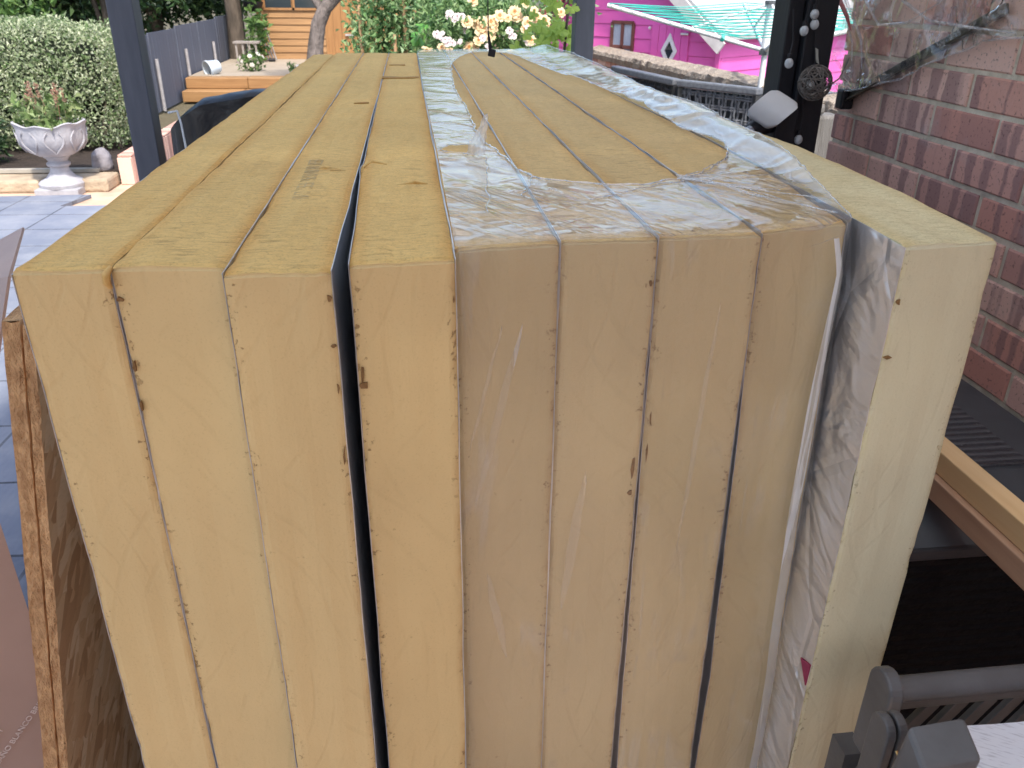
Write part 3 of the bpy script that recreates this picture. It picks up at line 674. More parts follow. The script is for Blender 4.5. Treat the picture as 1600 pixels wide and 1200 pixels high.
mb=MB().lathe([(.04,.298),(.13,.30),(.19,.335),(.235,.40),(.245,.46),(.245,.50),(.255,.53),(.265,.545),(.25,.55),(.225,.51),(.22,.46),(.0,.455)],(ux,uy,0),72,sc_)
o=mb.build('bowl',URN,urn,smooth=True)
mb=MB()
for k in range(8):
    a=2*math.pi*(k+.5)/8
    for s in(-1,1):
        P=[]
        for i in range(9):
            q=i/8; aa=a+s*.28*math.sin(q*2.6); z=.33+.17*q; r=lerp([(.33,.195),(.40,.24),(.46,.25),(.5,.255)],z)
            P.append((ux+r*math.cos(aa),uy+r*math.sin(aa),z))
        mb.tube(P,[.006*math.sin(math.pi*(i+.5)/9)+.002 for i in range(9)],6)
mb.build('leaf_relief',URN,urn,smooth=True)
def leaves(name,n,samp,size,mat,parent=None,up=.3,asp=.5,fold=.25):
    mb=MB()
    for _ in range(n):
        c=Vector(samp()); d=Vector((random.gauss(0,1),random.gauss(0,1),random.gauss(0,1)+up)).normalized()
        s=size*random.uniform(.6,1.3); side=d.cross(Vector((random.gauss(0,1),random.gauss(0,1),random.gauss(0,1)))).normalized(); nn=d.cross(side)*fold*s
        a=c; e=c+d*s; m_=c+d*s*.45
        mb.add([a,m_+side*s*asp*.5+nn,e,m_-side*s*asp*.5+nn],[(0,1,2),(0,2,3)])
    return mb.build(name,mat,parent)
LP=leaf_mat('leaf_pale_green',[(.10,.17,.05),(.22,.30,.12),(.16,.24,.07),(.30,.34,.16)])
def usam():
    a=random.random()*6.28; r=.22*math.sqrt(random.random()); return (ux+r*math.cos(a),uy+r*math.sin(a),.5+random.random()**1.6*.22)
pl=thing('potted_plant',(ux,uy,.46),'straggly green plant with brown dry flower stems growing in the stone urn','plant')
leaves('foliage',420,usam,.07,LP,pl)
DRY=leaf_mat('dry_flower',[(.32,.16,.10),(.45,.28,.2),(.38,.24,.17)])
mb=MB(); 
for k in range(7):
    a=random.random()*6.28; x=ux+.12*math.cos(a); y=uy+.1*math.sin(a); h=.75+.1*random.random(); mb.tube([(x,y,.5),(x+.02,y,.65),(x+.03*math.cos(a),y,h)],.003,5)
    for q in range(26): 
        z=h-.12*random.random(); mb.sphere((x+.025*math.cos(a)+random.gauss(0,.009),y+random.gauss(0,.009),z),.007,4,3)
mb.build('flower_stem',DRY,pl)
mb=MB(); 
def lump(c,r,sq,s,n=24,m=16):
    mb=MB().sphere((0,0,0),1,n,m,(1,1,1)); out=MB()
    out.v=[(c[0]+v[0]*r*sq[0]*(1+.25*fbm(v[0]*1.5+s,v[1]*1.5,v[2]*1.5)),c[1]+v[1]*r*sq[1]*(1+.25*fbm(v[0]*1.5+s+4,v[1]*1.5,v[2]*1.5)),c[2]+v[2]*r*sq[2]*(1+.2*fbm(v[0]*1.5+s+8,v[1]*1.5,v[2]*1.5))) for v in mb.v]; out.f=mb.f; return out
ROCK=simple('rock',(.30,.28,.30),(.17,.16,.18),12,.9,bs=.7,bd=.01)
tag(lump((-2.60,7.32,.17),.11,(.8,.8,1),3).build('rock',ROCK,None,smooth=True),'rounded dark grey rock on the stone edging behind the urn','rock')
SOIL=simple('dark_soil',(.05,.035,.028),(.02,.014,.01),9,.95,bs=.9,bd=.02)
mb=MB().box(-6,-2.35,7.25,9.3,-.02,.11); struct(mb.build('soil_bed',SOIL))
STN=simple('sandstone_edging',(.50,.40,.28),(.30,.23,.16),8,.9,bs=.8,bd=.015)
ed=thing('stone_edging',(-3.6,7.1,0),'low sandstone block edging along the front of the planted bed','edging')
x=-5.2
while x<-2.5:
    L=random.uniform(.35,.55); mb=MB().box(x,min(x+L-.008,-2.42),6.93,7.25,0,.10+random.uniform(-.01,.01)); mb.build('stone_block',STN,ed,bevel=.02); x+=L
mb=MB().box(-5.2,-2.6,7.2,7.27,.108,.135); mb.build('coping_strip',simple('edging_concrete',(.42,.38,.32),None,9,.9),ed)

# bricks
def brick_mat(name,light=1):
    m,t,b=newmat(name); rn=attr(t,'rnd'); bu=attr(t,'bu'); c0=coords(t)
    # banded flettons: dark purple kiss marks across a pink face
    cx=nd(t,'ShaderNodeCombineXYZ'); t.links.new(mth(t,'ADD',mth(t,'MULTIPLY',bu,26),mth(t,'MULTIPLY',noi(t,c0,30,3),.55)),cx.inputs[0]); t.links.new(mth(t,'MULTIPLY',rn,91),cx.inputs[1])
    nn=nd(t,'ShaderNodeTexNoise',noise_dimensions='2D'); nn.inputs['Scale'].default_value=1; nn.inputs['Detail'].default_value=1; t.links.new(cx.outputs[0],nn.inputs['Vector'])
    base=ramp(t,rn,[(0,(.56,.25,.19)),(.3,(.76,.49,.40)),(.55,(.52,.27,.22)),(.8,(.80,.56,.46)),(1,(.62,.31,.24))])
    band=ramp(t,nn.outputs[0],[(.47,0),(.55,1)])
    use=ramp(t,mth(t,'FRACT',mth(t,'MULTIPLY',rn,7.3)),[(.25,0),(.3,1)])
    col=mixc(t,mth(t,'MULTIPLY',mth(t,'MULTIPLY',band,use),.7),base,(.27,.15,.145))
    col=mixc(t,ramp(t,noi(t,c0,130,3),[(.58,0),(.7,.6)]),col,(.10,.05,.05))
    col=mixc(t,ramp(t,noi(t,c0,11,5),[(.6,0),(.85,.5)]),col,(.5,.42,.40))
    t.links.new(col,b.inputs['Base Color']); b.inputs['Roughness'].default_value=.85
    n=bump(t,noi(t,c0,150,4),.5,.0015); t.links.new(bump(t,noi(t,c0,30,3),.4,.003,n),b.inputs['Normal']); return m
BRK=brick_mat('fletton_brick'); MORT=simple('mortar',(.74,.64,.50),(.52,.44,.33),30,.95,bs=.8,bd=.004)
def wallbricks(name,parent,org,dirv,nrm,length,z0,z1,zoff,mat,bl=.215,bh=.065,jt=.0105,depth=.1,ends=True,jag=.006):
    verts=[];faces=[];rn=[];bu=[]
    org=Vector(org);d=Vector(dirv).normalized();n=Vector(nrm).normalized(); row=0; z=z0+zoff
    bm=bmesh.new(); lr=bm.loops.layers.float.new('rnd') if False else None
    data=[]
    while z<z1:
        s=-((bl+jt)/2 if row%2 else 0)
        while s<length:
            a=max(s,0); e=min(s+bl,length)
            if e-a>.03:
                j1=random.uniform(-1,1)*.002; r=random.random(); za=z+random.uniform(-.0015,.0015); zb=min(z+bh,z1)
                out=.006+random.uniform(0,.004); a2=a-(random.uniform(0,jag) if a==0 else 0); ch=.0035
                # front ring with chamfer
                P=lambda q,zz,o_:org+d*q+n*o_+Vector((0,0,zz))
                r0=[P(a2,za,0-depth),P(e,za,-depth),P(e,zb,-depth),P(a2,zb,-depth)]
                r1=[P(a2,za,out-ch),P(e,za,out-ch),P(e,zb,out-ch),P(a2,zb,out-ch)]
                r2=[P(a2+ch,za+ch,out),P(e-ch,za+ch,out),P(e-ch,zb-ch,out),P(a2+ch,zb-ch,out)]
                b=len(verts); verts+=r0+r1+r2; us=[a2,e,e,a2,a2,e,e,a2,a2+ch,e-ch,e-ch,a2+ch]
                rn+=[r]*12; bu+=us
                for k in range(4):
                    l=(k+1)%4; faces.append((b+k,b+l,b+4+l,b+4+k)); faces.append((b+4+k,b+4+l,b+8+l,b+8+k))
                faces.append((b+8,b+9,b+10,b+11))
            s+=bl+jt
        z+=bh+jt; row+=1
    me=bpy.data.meshes.new(name); me.from_pydata([tuple(v) for v in verts],[],faces); me.update()
    bm=bmesh.new(); bm.from_mesh(me); bmesh.ops.recalc_face_normals(bm,faces=bm.faces); bm.to_mesh(me); bm.free()
    me.attributes.new('rnd','FLOAT','POINT').data.foreach_set('value',rn); me.attributes.new('bu','FLOAT','POINT').data.foreach_set('value',bu)
    o=bpy.data.objects.new(name,me); C.objects.link(o); me.materials.append(mat)
    if parent: o.parent=parent; o.matrix_parent_inverse=Matrix.Translation(parent.location).inverted()
    return o
hw=thing('brick_wall',(1.17,2.26,0),'red and purple banded brick house wall at the right of the foam boards','brick wall')
wallbricks('brick_face',hw,(1.170,2.23,0),(0,-1,0),(-1,0,0),4.6,0,2.58,.0155,BRK)
MB().box(1.1668,1.30,-2.35,2.222,0,2.6).build('mortar_bed',MORT,hw)
mb=MB()
be=thing('brick_edging',(-2.36,7.2,0),'reddish brick edging down the right side of the raised bed by the hedge','edging')
wallbricks('brick_course',be,(-2.335,9.3,0),(0,-1,0),(1,0,0),2.1,0,.24,.004,BRK,bl=.065,bh=.215,jt=.008)
MB().box(-2.425,-2.337,7.25,9.3,0,.236).build('mortar_bed',MORT,be)

# ---------------- hedge and left greenery ----------------
HG=leaf_mat('variegated_leaf',[(.10,.17,.05),(.42,.46,.28),(.20,.28,.11),(.60,.62,.44),(.14,.22,.08),(.48,.52,.34)],.45,.25)
BARK=simple('bark',(.14,.11,.085),(.05,.04,.03),14,.9,bs=1,bd=.015,stretch=(1,1,.25))
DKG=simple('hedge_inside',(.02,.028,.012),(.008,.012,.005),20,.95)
hd=thing('hedge',(-3.1,8.4,.1),'clipped variegated cream and green hedge bush behind the stone urn','hedge')
def hs():
    # shell of a rounded box with bulges
    while True:
        v=Vector((random.gauss(0,1),random.gauss(0,1),random.gauss(0,1))).normalized(); k=max(abs(v.x),abs(v.y),abs(v.z)); q=v*(.55/k+.45)
        if v.z<-.8: continue
        rr=random.uniform(.80,1.02)*(1+.09*fbm(v.x*3,v.y*3,v.z*3))
        p=Vector((-3.36+q.x*.80*rr,8.62+q.y*.62*rr,.62+q.z*.60*rr)); 
        if p.z<.14: continue
        return p
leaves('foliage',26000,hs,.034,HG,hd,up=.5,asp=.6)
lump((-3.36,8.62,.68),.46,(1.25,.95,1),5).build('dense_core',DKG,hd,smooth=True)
mb=MB()
for k in range(7): mb.tube([(-3.6+.14*k,8.3+.1*random.random(),.08),(-3.6+.13*k+.05,8.4,.3),(-3.6+.15*k,8.5,.6)],[.025,.018,.01],6)
mb.build('stem',BARK,hd)
DG=leaf_mat('dark_leaf',[(.02,.05,.02),(.05,.11,.035),(.035,.075,.03),(.09,.16,.05)],.5,.25)
MG=leaf_mat('mid_leaf',[(.05,.11,.03),(.12,.22,.06),(.08,.16,.04),(.20,.32,.09)],.5,.3)
YG=leaf_mat('yellow_leaf',[(.16,.20,.04),(.30,.30,.07),(.12,.18,.04)],.5,.3)
def ball(c,r,sq=(1,1,1),hollow=.5,s=0):
    def f():
        v=Vector((random.gauss(0,1),random.gauss(0,1),random.gauss(0,1))).normalized()
        rr=(hollow+(1-hollow)*random.random()**.5)*(1+.35*fbm(v.x*2.2+s,v.y*2.2,v.z*2.2))
        return (c[0]+v.x*r*sq[0]*rr,c[1]+v.y*r*sq[1]*rr,c[2]+v.z*r*sq[2]*rr)
    return f
def tree(name,c,r,sq,mat,n,size,label,cat='tree',trunk=True,seed=0,clumps=9,group=None):
    T=thing(name,(c[0],c[1],0),label,cat,group)
    cl=[]
    for k in range(clumps):
        v=Vector((random.gauss(0,1),random.gauss(0,1),random.gauss(0,.8))).normalized(); q=random.uniform(.35,.8)
        cl.append((Vector((c[0]+v.x*r*sq[0]*q,c[1]+v.y*r*sq[1]*q,c[2]+v.z*r*sq[2]*q)),random.uniform(.3,.55)*r))
    fns=[ball(p,rr,(1,1,.8),.3,seed+i*5) for i,(p,rr) in enumerate(cl)]
    leaves('crown',n,lambda:random.choice(fns)(),size,mat,T,up=.2)
    if trunk:
        mb=MB().tube([(c[0],c[1],0),(c[0]+.05,c[1],c[2]*.5),(c[0],c[1],c[2])],[.09*r,.07*r,.03*r],8)
        for p,rr in cl: mb.tube([(c[0],c[1],c[2]*.45),tuple((Vector((c[0],c[1],c[2]*.7))+p)/2),tuple(p)],[.04*r,.025*r,.01*r],6)
        mb.build('trunk',BARK,T)
    return T
tree('shrub',(-3.62,7.55,.30),.34,(1,.7,.8),DG,1300,.05,'small dark leaved shrub in the bed at the left of the urn','shrub',clumps=5)
tree('broadleaf_tree',(-4.5,10.4,1.75),1.35,(1.3,.8,1.1),MG,15000,.10,'bright green leafy tree rising behind the left part of the hedge',seed=2)
tree('broadleaf_tree',(-3.75,11.6,1.75),.75,(.75,.7,1.4),YG,5200,.08,'yellowish green small tree just left of the grey pergola post',seed=4)
tree('broadleaf_tree',(-6.2,13.2,1.6),1.9,(1.3,.9,1),DG,12000,.12,'dark green leafy tree behind the bright green tree at the far left',seed=6)
tree('evergreen_tree',(-4.9,14.0,1.9),1.55,(.95,1.5,1.1),DG,17000,.12,'dark evergreen tree overhanging the near part of the grey fence',seed=8,clumps=16)
tree('evergreen_tree',(-5.4,19.8,2.2),2.2,(1,1.3,1.1),DG,18000,.15,'large dark evergreen tree behind the far end of the grey fence',seed=10,clumps=16)
tree('evergreen_tree',(-10,20,2.0),3.2,(1.5,1,.9),DG,12000,.22,'wide dark green tree far behind the hedge at the left edge',seed=12)
tree('broadleaf_tree',(0.5,24,2.2),2.4,(1.5,1,.9),MG,8000,.18,'green leafy tree standing behind the timber summer house',seed=14)
tree('broadleaf_tree',(7,20,2.4),3,(1.6,1,.8),MG,8000,.2,'green leafy tree far behind the pink playhouse',seed=16)
BLUEP=simple('blue_grey_board',(.20,.24,.32),(.16,.19,.26),5,.6)
fp=thing('painted_fence_panel',(-4.6,7.62,0),'small blue grey painted panel low behind the urn at the left edge','fence panel')
mb=MB(); 
for k in range(9): mb.box(-5.0+.14*k,-4.87+.14*k,7.95,7.97,.11,.42)
mb.build('panel_boards',BLUEP,fp)
MB().box(-5.0,-3.74,7.94,7.948,.33,.37).build('rail',BLUEP,fp)

# ---------------- grey fence ----------------
FG2=simple('grey_fence_paint',(.125,.14,.185),(.10,.112,.15),4,.65,bs=.3,bd=.003,stretch=(8,8,.8))
CONC=simple('bare_post',(.42,.40,.40),(.30,.28,.28),20,.85)
fn=thing('grey_fence',(-3.05,10,0),'dark blue grey painted vertical board fence running back along the left side of the garden','fence')
fa,fb=Vector((-3.3,10.35,0)),Vector((-3.3,18.6,0)); fd=(fb-fa); FL_=fd.length; fd.normalize(); fnn=Vector((fd.y,-fd.x,0))
npan=6
for k in range(npan):
    s0=FL_*k/npan; s1=FL_*(k+1)/npan-.03; top=.95+.016*k+random.uniform(-.012,.012)
    mb=MB(); q=s0
    while q<s1-.02:
        e=min(q+.148,s1); a=fa+fd*q; b_=fa+fd*(e-.004); off=fnn*random.uniform(0,.004)
        mb.beam((a.x+off.x,a.y+off.y,top/2),(b_.x+off.x,b_.y+off.y,top/2),.018,top)
        q=e
    mb.build('fence_panel',FG2,fn)
for k,(yy,pz) in enumerate(((11.8,.645),(13.4,.667),(15.3,.663),(16.85,.742))):
    MB().tube([(-3.255,yy,0),(-3.255,yy,pz)],.022,8).build('batten_pole',CONC,fn)

# ---------------- deck, steps, summer house ----------------
DKM,t,b=newmat('weathered_deck'); c0=coords(t)
bk=nd(t,'ShaderNodeTexBrick',offset=.3); t.links.new(c0,bk.inputs['Vector']); bk.inputs['Scale'].default_value=1; bk.inputs['Brick Width'].default_value=3; bk.inputs['Row Height'].default_value=.14; bk.inputs['Mortar Size'].default_value=.006
bk.inputs['Color1'].default_value=(.27,.215,.16,1); bk.inputs['Color2'].default_value=(.33,.27,.2,1); bk.inputs['Mortar'].default_value=(.06,.045,.03,1)
t.links.new(mixc(t,noi(t,c0,9,5),bk.outputs[0],(.4,.34,.27)),b.inputs['Base Color']); b.inputs['Roughness'].default_value=.85
OR=wood('orange_timber',(.38,.21,.085),(.25,.13,.05),'x'); ORZ=wood('orange_timber_upright',(.37,.19,.068),(.26,.12,.04),'z'); ORD=wood('dark_orange_timber',(.30,.14,.05),(.2,.09,.03),'x')
dk=thing('timber_deck',(-1.8,15,0),'weathered raised timber deck in front of the summer house','deck')
MB().box(-3.25,1.6,13.3,19.5,.02,.30).build('deck_boards',DKM,dk)
st=thing('sleeper_step',(-2.4,13.2,0),'orange timber sleeper steps leading up to the deck beside the grey fence','steps')
for (x0,x1,z0,z1,y0) in ((-3.24,-2.36,.152,.300,13.02),(-2.35,-.9,.152,.305,12.98),(-3.24,-2.40,.0,.148,12.72),(-2.39,-.9,.0,.148,12.70)):
    MB().box(x0,x1,y0,13.29,z0,z1).build('sleeper',OR,st,bevel=.01)
hs_=thing('summer_house',(-1.6,16.5,.3),'orange stained timber summer house with dark windows, behind the tree trunk','summer house')
hx0,hx1,hy=-2.69,1.0,16.5
mb=MB()
for k in range(7): mb.add([(hx0,hy,.30+k*.117),(-1.50,hy,.30+k*.117),(-1.50,hy+.05,.30+k*.117),(hx0,hy+.05,.30+k*.117),(hx0,hy+.018,.417+k*.117),(-1.50,hy+.018,.417+k*.117),(-1.50,hy+.05,.417+k*.117),(hx0,hy+.05,.417+k*.117)],[(0,1,5,4),(0,3,2,1),(4,5,6,7),(0,4,7,3),(1,2,6,5)])
mb.build('wall',OR,hs_)
mb=MB()
for k in range(17): mb.box(-1.495+.15*k,-1.495+.15*k+.146,hy,hy+.05,.30,2.2)
mb.build('boarded_wall',ORZ,hs_)
MB().box(hx0,-2.62,hy-.03,hy-.002,.30,2.2).build('corner_trim',ORZ,hs_)
MB().box(hx0,hx0+.04,hy+.052,hy+2.4,.30,2.2).build('side_wall',ORD,hs_)
MB().box(hx0-.3,1.5,hy-.4,hy+2.6,2.205,2.32).build('roof',simple('roof_felt',(.10,.10,.11)),hs_)
MB().box(-2.60,-1.50,hy,hy+.05,2.05,2.2).build('lintel',OR,hs_)
GLS,t,b=newmat('window_glass'); b.inputs['Base Color'].default_value=(.03,.04,.05,1); b.inputs['Roughness'].default_value=.05; b.inputs['Specular IOR Level'].default_value=.8
for (x0,x1) in ((-2.52,-2.06),(-2.0,-1.60)):
    wn=MB(); wn.box(x0-.05,x1+.05,hy-.02,hy+.03,1.122,1.16).box(x0-.05,x1+.05,hy-.02,hy+.03,1.98,2.04).box(x0-.05,x0,hy-.02,hy+.03,1.162,1.978).box(x1,x1+.02,hy-.02,hy+.03,1.162,1.978)
    f=wn.build('window',ORZ,hs_); g_=MB().box(x0+.001,x1-.001,hy+.0,hy+.01,1.161,1.979).build('pane',GLS,None); g_.parent=f
wf=MB().box(-.98,-.5,hy-.012,hy-.002,1.30,1.8).build('window',OR,hs_); g_=MB().box(-.94,-.54,hy-.018,hy-.0125,1.34,1.76).build('pane',GLS,None); g_.parent=wf
MB().box(-1.14,-.98,hy-.04,hy-.003,.70,.73).build('door_handle',CONC,hs_)
# twisted old tree on the deck, and a second behind the fence
TR=simple('lichen_bark',(.24,.20,.18),(.08,.065,.055),10,.9,bs=1,bd=.03,stretch=(1,1,.35))
ot=thing('old_apple_tree',(-1.32,12.2,.3),'leaning grey barked tree trunk in front of the summer house','tree')
mb=MB().tube([(-1.34,12.2,.05),(-1.30,12.2,.45),(-1.25,12.2,.80),(-1.19,12.2,1.06),(-1.08,12.2,1.26),(-.95,12.2,1.38),(-.86,12.2,1.6),(-.9,12.2,2.1)],[.15,.125,.105,.098,.09,.085,.08,.06],14)
mb.tube([(-1.12,12.2,1.22),(-1.25,12.25,1.42),(-1.3,12.3,1.8),(-1.4,12.3,2.4)],[.06,.05,.04,.03],8); mb.tube([(-.95,12.2,1.36),(-.7,12.2,1.5),(-.3,12.3,2.1)],[.06,.045,.03],8)
mb.build('trunk',TR,ot,smooth=True)
cf=[ball(p,.6,(1,1,.7),.3,i) for i,p in enumerate(((-1.4,12.3,2.7),(-.9,12.2,2.6),(-.2,12.3,2.5),(-.6,12.6,3.0)))]
leaves('crown',5000,lambda:random.choice(cf)(),.07,MG,ot)
tb=thing('dark_tree_trunk',(-3.2,16.6,.3),'dark shaded tree trunk between the grey fence end and the summer house','tree')
MB().tube([(-3.12,16.6,.2),(-3.1,16.6,1.0),(-3.13,16.6,1.8),(-3.1,16.6,3)],[.16,.14,.13,.1],10).build('trunk',BARK,tb,smooth=True)
pf=[ball((-3.1,16.7,3.2),.9,(1,1,.8),.2,3)]
leaves('crown',2500,lambda:pf[0](),.1,DG,tb)
hb=thing('hanging_basket',(-2.66,16.2,1.28),'dark hanging basket of green leaves beside the summer house window','hanging basket')
MB().lathe([(.05,-.14),(.13,-.10),(.17,0),(.18,.03),(.0,.03)],(-2.68,16.2,1.23),16).build('basket',BLK,hb,smooth=True)
leaves('foliage',260,ball((-2.66,16.2,1.36),.18,(1,1,.7),.2),.08,MG,hb)
MB().tube([(-2.68,16.2,1.25),(-2.66,16.2,2.2)],.006,5).build('chain',BLK,hb)
# pots and bits on the deck
POTM=simple('pale_blue_pot',(.55,.62,.68),(.42,.48,.54),8,.5)
po=thing('tipped_pot',(-2.93,13.75,.4),'pale blue plant pot tipped on its side against the grey fence','plant pot')
mb=MB(); mb.lathe([(.0,0),(.11,0),(.115,.02),(.145,.22),(.155,.22),(.155,.25),(.135,.25),(.10,.03),(0,.03)],(0,0,0),24)
rm=Matrix.Translation((-2.88,13.65,.41))@Matrix.Rotation(R(42),4,'Z')@Matrix.Rotation(R(-100),4,'Y')@Matrix.Rotation(0,4,'Z')@Matrix.Scale(.8,4); mb.v=[tuple(rm@Vector(v)) for v in mb.v]
mb.build('pot_body',POTM,po,smooth=True)
WFL=leaf_mat('white_petal',[(.8,.76,.66),(.75,.66,.52),(.82,.8,.76)],.6,.2)
def flowering(c,r,label,nl=260,nf=10,pet=WFL,leafm=MG,fr=.035,lsz=.06,name='flowering_plant',sq=(1,1,.9)):
    T=thing(name,(c[0],c[1],c[2]-r),label,'flowering plant')
    leaves('foliage',nl,ball(c,r,sq,.2),lsz,leafm,T)
    for k in range(nf):
        v=Vector((random.gauss(0,1),-abs(random.gauss(0,.8)),random.gauss(.2,.8))).normalized()
        p=Vector((c[0]+v.x*r*sq[0],c[1]+v.y*r*sq[1],c[2]+v.z*r*sq[2])); bloom(p,fr*random.uniform(.8,1.2),pet,T,v)
    return T
def bloom(p,r,mat,parent,v=Vector((0,-1,.4)),name='bloom'):
    mb=MB(); v=Vector(v).normalized(); a=v.orthogonal().normalized(); b=v.cross(a)
    for ring,(rr,tilt,n) in enumerate(((1,.25,7),(.72,.55,6),(.42,.9,5))):
        for k in range(n):
            th=6.283*k/n+ring*.5+random.uniform(-.2,.2); d=a*math.cos(th)+b*math.sin(th); s=d.cross(v)
            e=p+d*r*rr*math.cos(tilt)+v*r*rr*math.sin(tilt); m_=(p+e)/2+v*r*.12*(ring+1)
            mb.add([p,m_+s*r*rr*.42,e+s*r*rr*.22,e-s*r*rr*.22,m_-s*r*rr*.42],[(0,1,2,3,4)])
    return mb.build(name,mat,parent)
flowering((-2.45,14.1,.42),.20,'white flowered plant in the corner of the deck beside the tipped pot',300,9)
flowering((-2.60,15.9,.75),.24,'tall leafy plant against the left corner of the summer house',260,0,lsz=.12,name='leafy_plant',sq=(.8,.8,2))
flowering((-1.75,13.6,.38),.10,'tiny green plant at the front edge of the deck',70,2,name='small_plant')
stl=thing('wooden_stool',(-2.75,15.6,.3),'small weathered slatted stool on the deck by the grey fence','stool')
SW=wood('silver_wood',(.36,.32,.29),(.24,.21,.19),'z')
MB().box(-2.98,-2.55,15.5,15.8,.62,.65).build('seat',SW,stl)
for k in range(4): MB().box(-2.95+.11*k,-2.92+.11*k,15.52,15.54,.3,.619).build('slat',SW,stl)
fc=thing('folded_chair',(-2.5,15.9,.3),'folded grey slatted chair leaning on the corner of the summer house','folded chair')
for k in range(4): MB().beam((-2.40+.05*k-.1,16.0,.32),(-2.55+.05*k-.1,16.1,.85),.03,.015).build('slat',SW,fc)
MB().tube([(-2.47,15.9,.33),(-2.36,15.9,.33)],.03,8).build('foot',BLK,fc)

# ---------------- black covered thing at the left ----------------
m,t,b=newmat('black_cover'); b.inputs['Base Color'].default_value=(.010,.011,.013,1); b.inputs['Roughness'].default_value=.38; c0=coords(t)
n=bump(t,noi(t,c0,5,4,.5,.5),.6,.03); t.links.new(bump(t,noi(t,c0,60,3),.2,.002,n),b.inputs['Normal'])
cv=thing('covered_barbecue',(-.43,3.3,.03),'black waterproof cover draped over garden furniture left of the foam stack','furniture cover')
def cover(u,v):
    a=2*math.pi*u; ex=.50; ey=.26
    cx_=abs(math.cos(a))**.35*math.copysign(1,math.cos(a)); cy_=abs(math.sin(a))**.35*math.copysign(1,math.sin(a))
    k=min(1,v/.35); x=-.43+ex*cx_*k; y=3.54+ey*cy_*k
    top=lerp([(-.93,1.045),(-.88,1.085),(-.78,1.145),(-.57,1.172),(0,1.17)],x)-.11*(y-3.28)+.008*fbm(x*5,y*5)
    if v<.35: z=top-.03*k**6
    else:
        q=(v-.35)/.65; z=top-.03-q*(top-.06)
        f=1+(.07*nz(u*30,z*1.2)+.04*nz(u*70,z))*min(1,q*4)
        x=-.43+ex*cx_*f; y=3.54+ey*cy_*f
    return (x,y,z)
MB().grid(160,60,cover).build('cover',m,cv,smooth=True)
CORD=simple('white_cord',(.6,.62,.64),None,20,.6)
mb=MB().tube([(-.90,3.30,1.085),(-.86,3.27,1.095),(-.85,3.26,1.05),(-.845,3.255,.95),(-.84,3.25,.75)],.004,6); mb.build('draw_cord',CORD,cv)

# ---------------- bean canes, roses, vine, back fence ----------------
CANE=wood('bamboo',(.58,.36,.20),(.42,.25,.13),'z')
for k,(x0,x1,y,r,zt_) in enumerate(((-.352,-.375,7,.015,1.9),(-.262,-.30,7.3,.010,1.9),(-.006,-.030,7,.018,1.9),(.035,.012,7.25,.011,1.9),(-.105,-.10,6.8,.013,1.19))):
    lab=['leftmost tall cane among the bean plants','thin pale cane just right of the leftmost cane','thickest upright cane in the middle of the bean plants','thin cane immediately right of the thickest cane','short stub of cane low between the bean plants'][k]
    o=MB().tube([(x0,y,0),((x0+x1)/2+.004,y,zt_/2),(x1,y,zt_)],r,8).build('garden_cane',CANE,None,smooth=True); tag(o,lab,'cane','canes in the vegetable bed')
BG=leaf_mat('bean_leaf',[(.08,.18,.06),(.16,.29,.10),(.25,.39,.16),(.34,.47,.22)],.5,.3)
def vine(x,y,h,rx,n,mat,label,size=.05,name='bean_plant',cat='plant'):
    T=thing(name,(x,y,0),label,cat)
    leaves('foliage',n,lambda:(x+random.gauss(0,rx),y+random.gauss(0,.16),.25+random.random()**.8*(h-.25)+.05*random.gauss(0,1)),size,mat,T)
    mb=MB(); 
    for k in range(5): mb.tube([(x+random.gauss(0,rx*.6),y,0),(x+random.gauss(0,rx*.6),y,h*.5),(x+random.gauss(0,rx),y,h)],.004,5)
    mb.build('stem',leafstem,T)
    return T
leafstem=simple('green_stem',(.14,.22,.07))
vine(-.345,7.1,1.40,.07,1300,BG,'feathery green plant at the left end of the vegetable bed')
vine(-.15,7.2,1.75,.11,3400,BG,'tall green plant climbing between the left and middle canes')
vine(.14,7.0,1.75,.14,3400,BG,'tall green plant climbing right of the thickest cane')
vine(.42,7.6,1.7,.18,3000,BG,'tall loose green plant behind the roses')
# big courgette leaf
def bigleaf(c,r,nrm,mat,parent,lobes=5,name='leaf'):
    v=Vector(nrm).normalized(); a=v.orthogonal().normalized(); b=v.cross(a); mb=MB(); n=40; vs=[tuple(c)]
    for k in range(n):
        th=6.283*k/n; rr=r*(.50+.50*abs(math.cos(th*lobes/2))**.8+.07*math.sin(th*13)); q=Vector(c)+a*rr*math.cos(th)+b*rr*math.sin(th)-v*r*.18*(1+math.sin(th*3)); vs.append(tuple(q))
    mb.add(vs,[(0,1+k,1+(k+1)%n) for k in range(n)]); return mb.build(name,mat,parent)
CL,t,b=newmat('courgette_leaf'); c0=coords(t); t.links.new(ramp(t,noi(t,c0,9,4),[(.3,(.06,.20,.03)),(.7,(.14,.34,.06))]),b.inputs['Base Color']); b.inputs['Roughness'].default_value=.45
T=thing('courgette_plant',(.16,6.3,0),'large glossy bright green courgette leaf standing between the canes and the roses','plant')
for (c,r,nn) in (((.17,6.3,1.26),.115,(.1,-1,.8)),((.08,6.4,1.20),.08,(-.5,-1,.6)),((.27,6.4,1.22),.07,(.6,-1,.5))): bigleaf(c,r,nn,CL,T)
MB().tube([(.16,6.35,0),(.17,6.33,.7),(.17,6.31,1.24)],.012,6).build('stem',leafstem,T)
PEA=leaf_mat('peach_petal',[(.90,.58,.26),(.94,.72,.42),(.94,.80,.52),(.90,.62,.36)],.6,.35)
PNK=leaf_mat('pale_pink_petal',[(.80,.60,.62),(.85,.74,.72),(.78,.66,.66)],.6,.25)
RL=leaf_mat('rose_leaf',[(.08,.17,.05),(.17,.29,.10),(.28,.40,.17),(.12,.22,.08)],.45,.25)
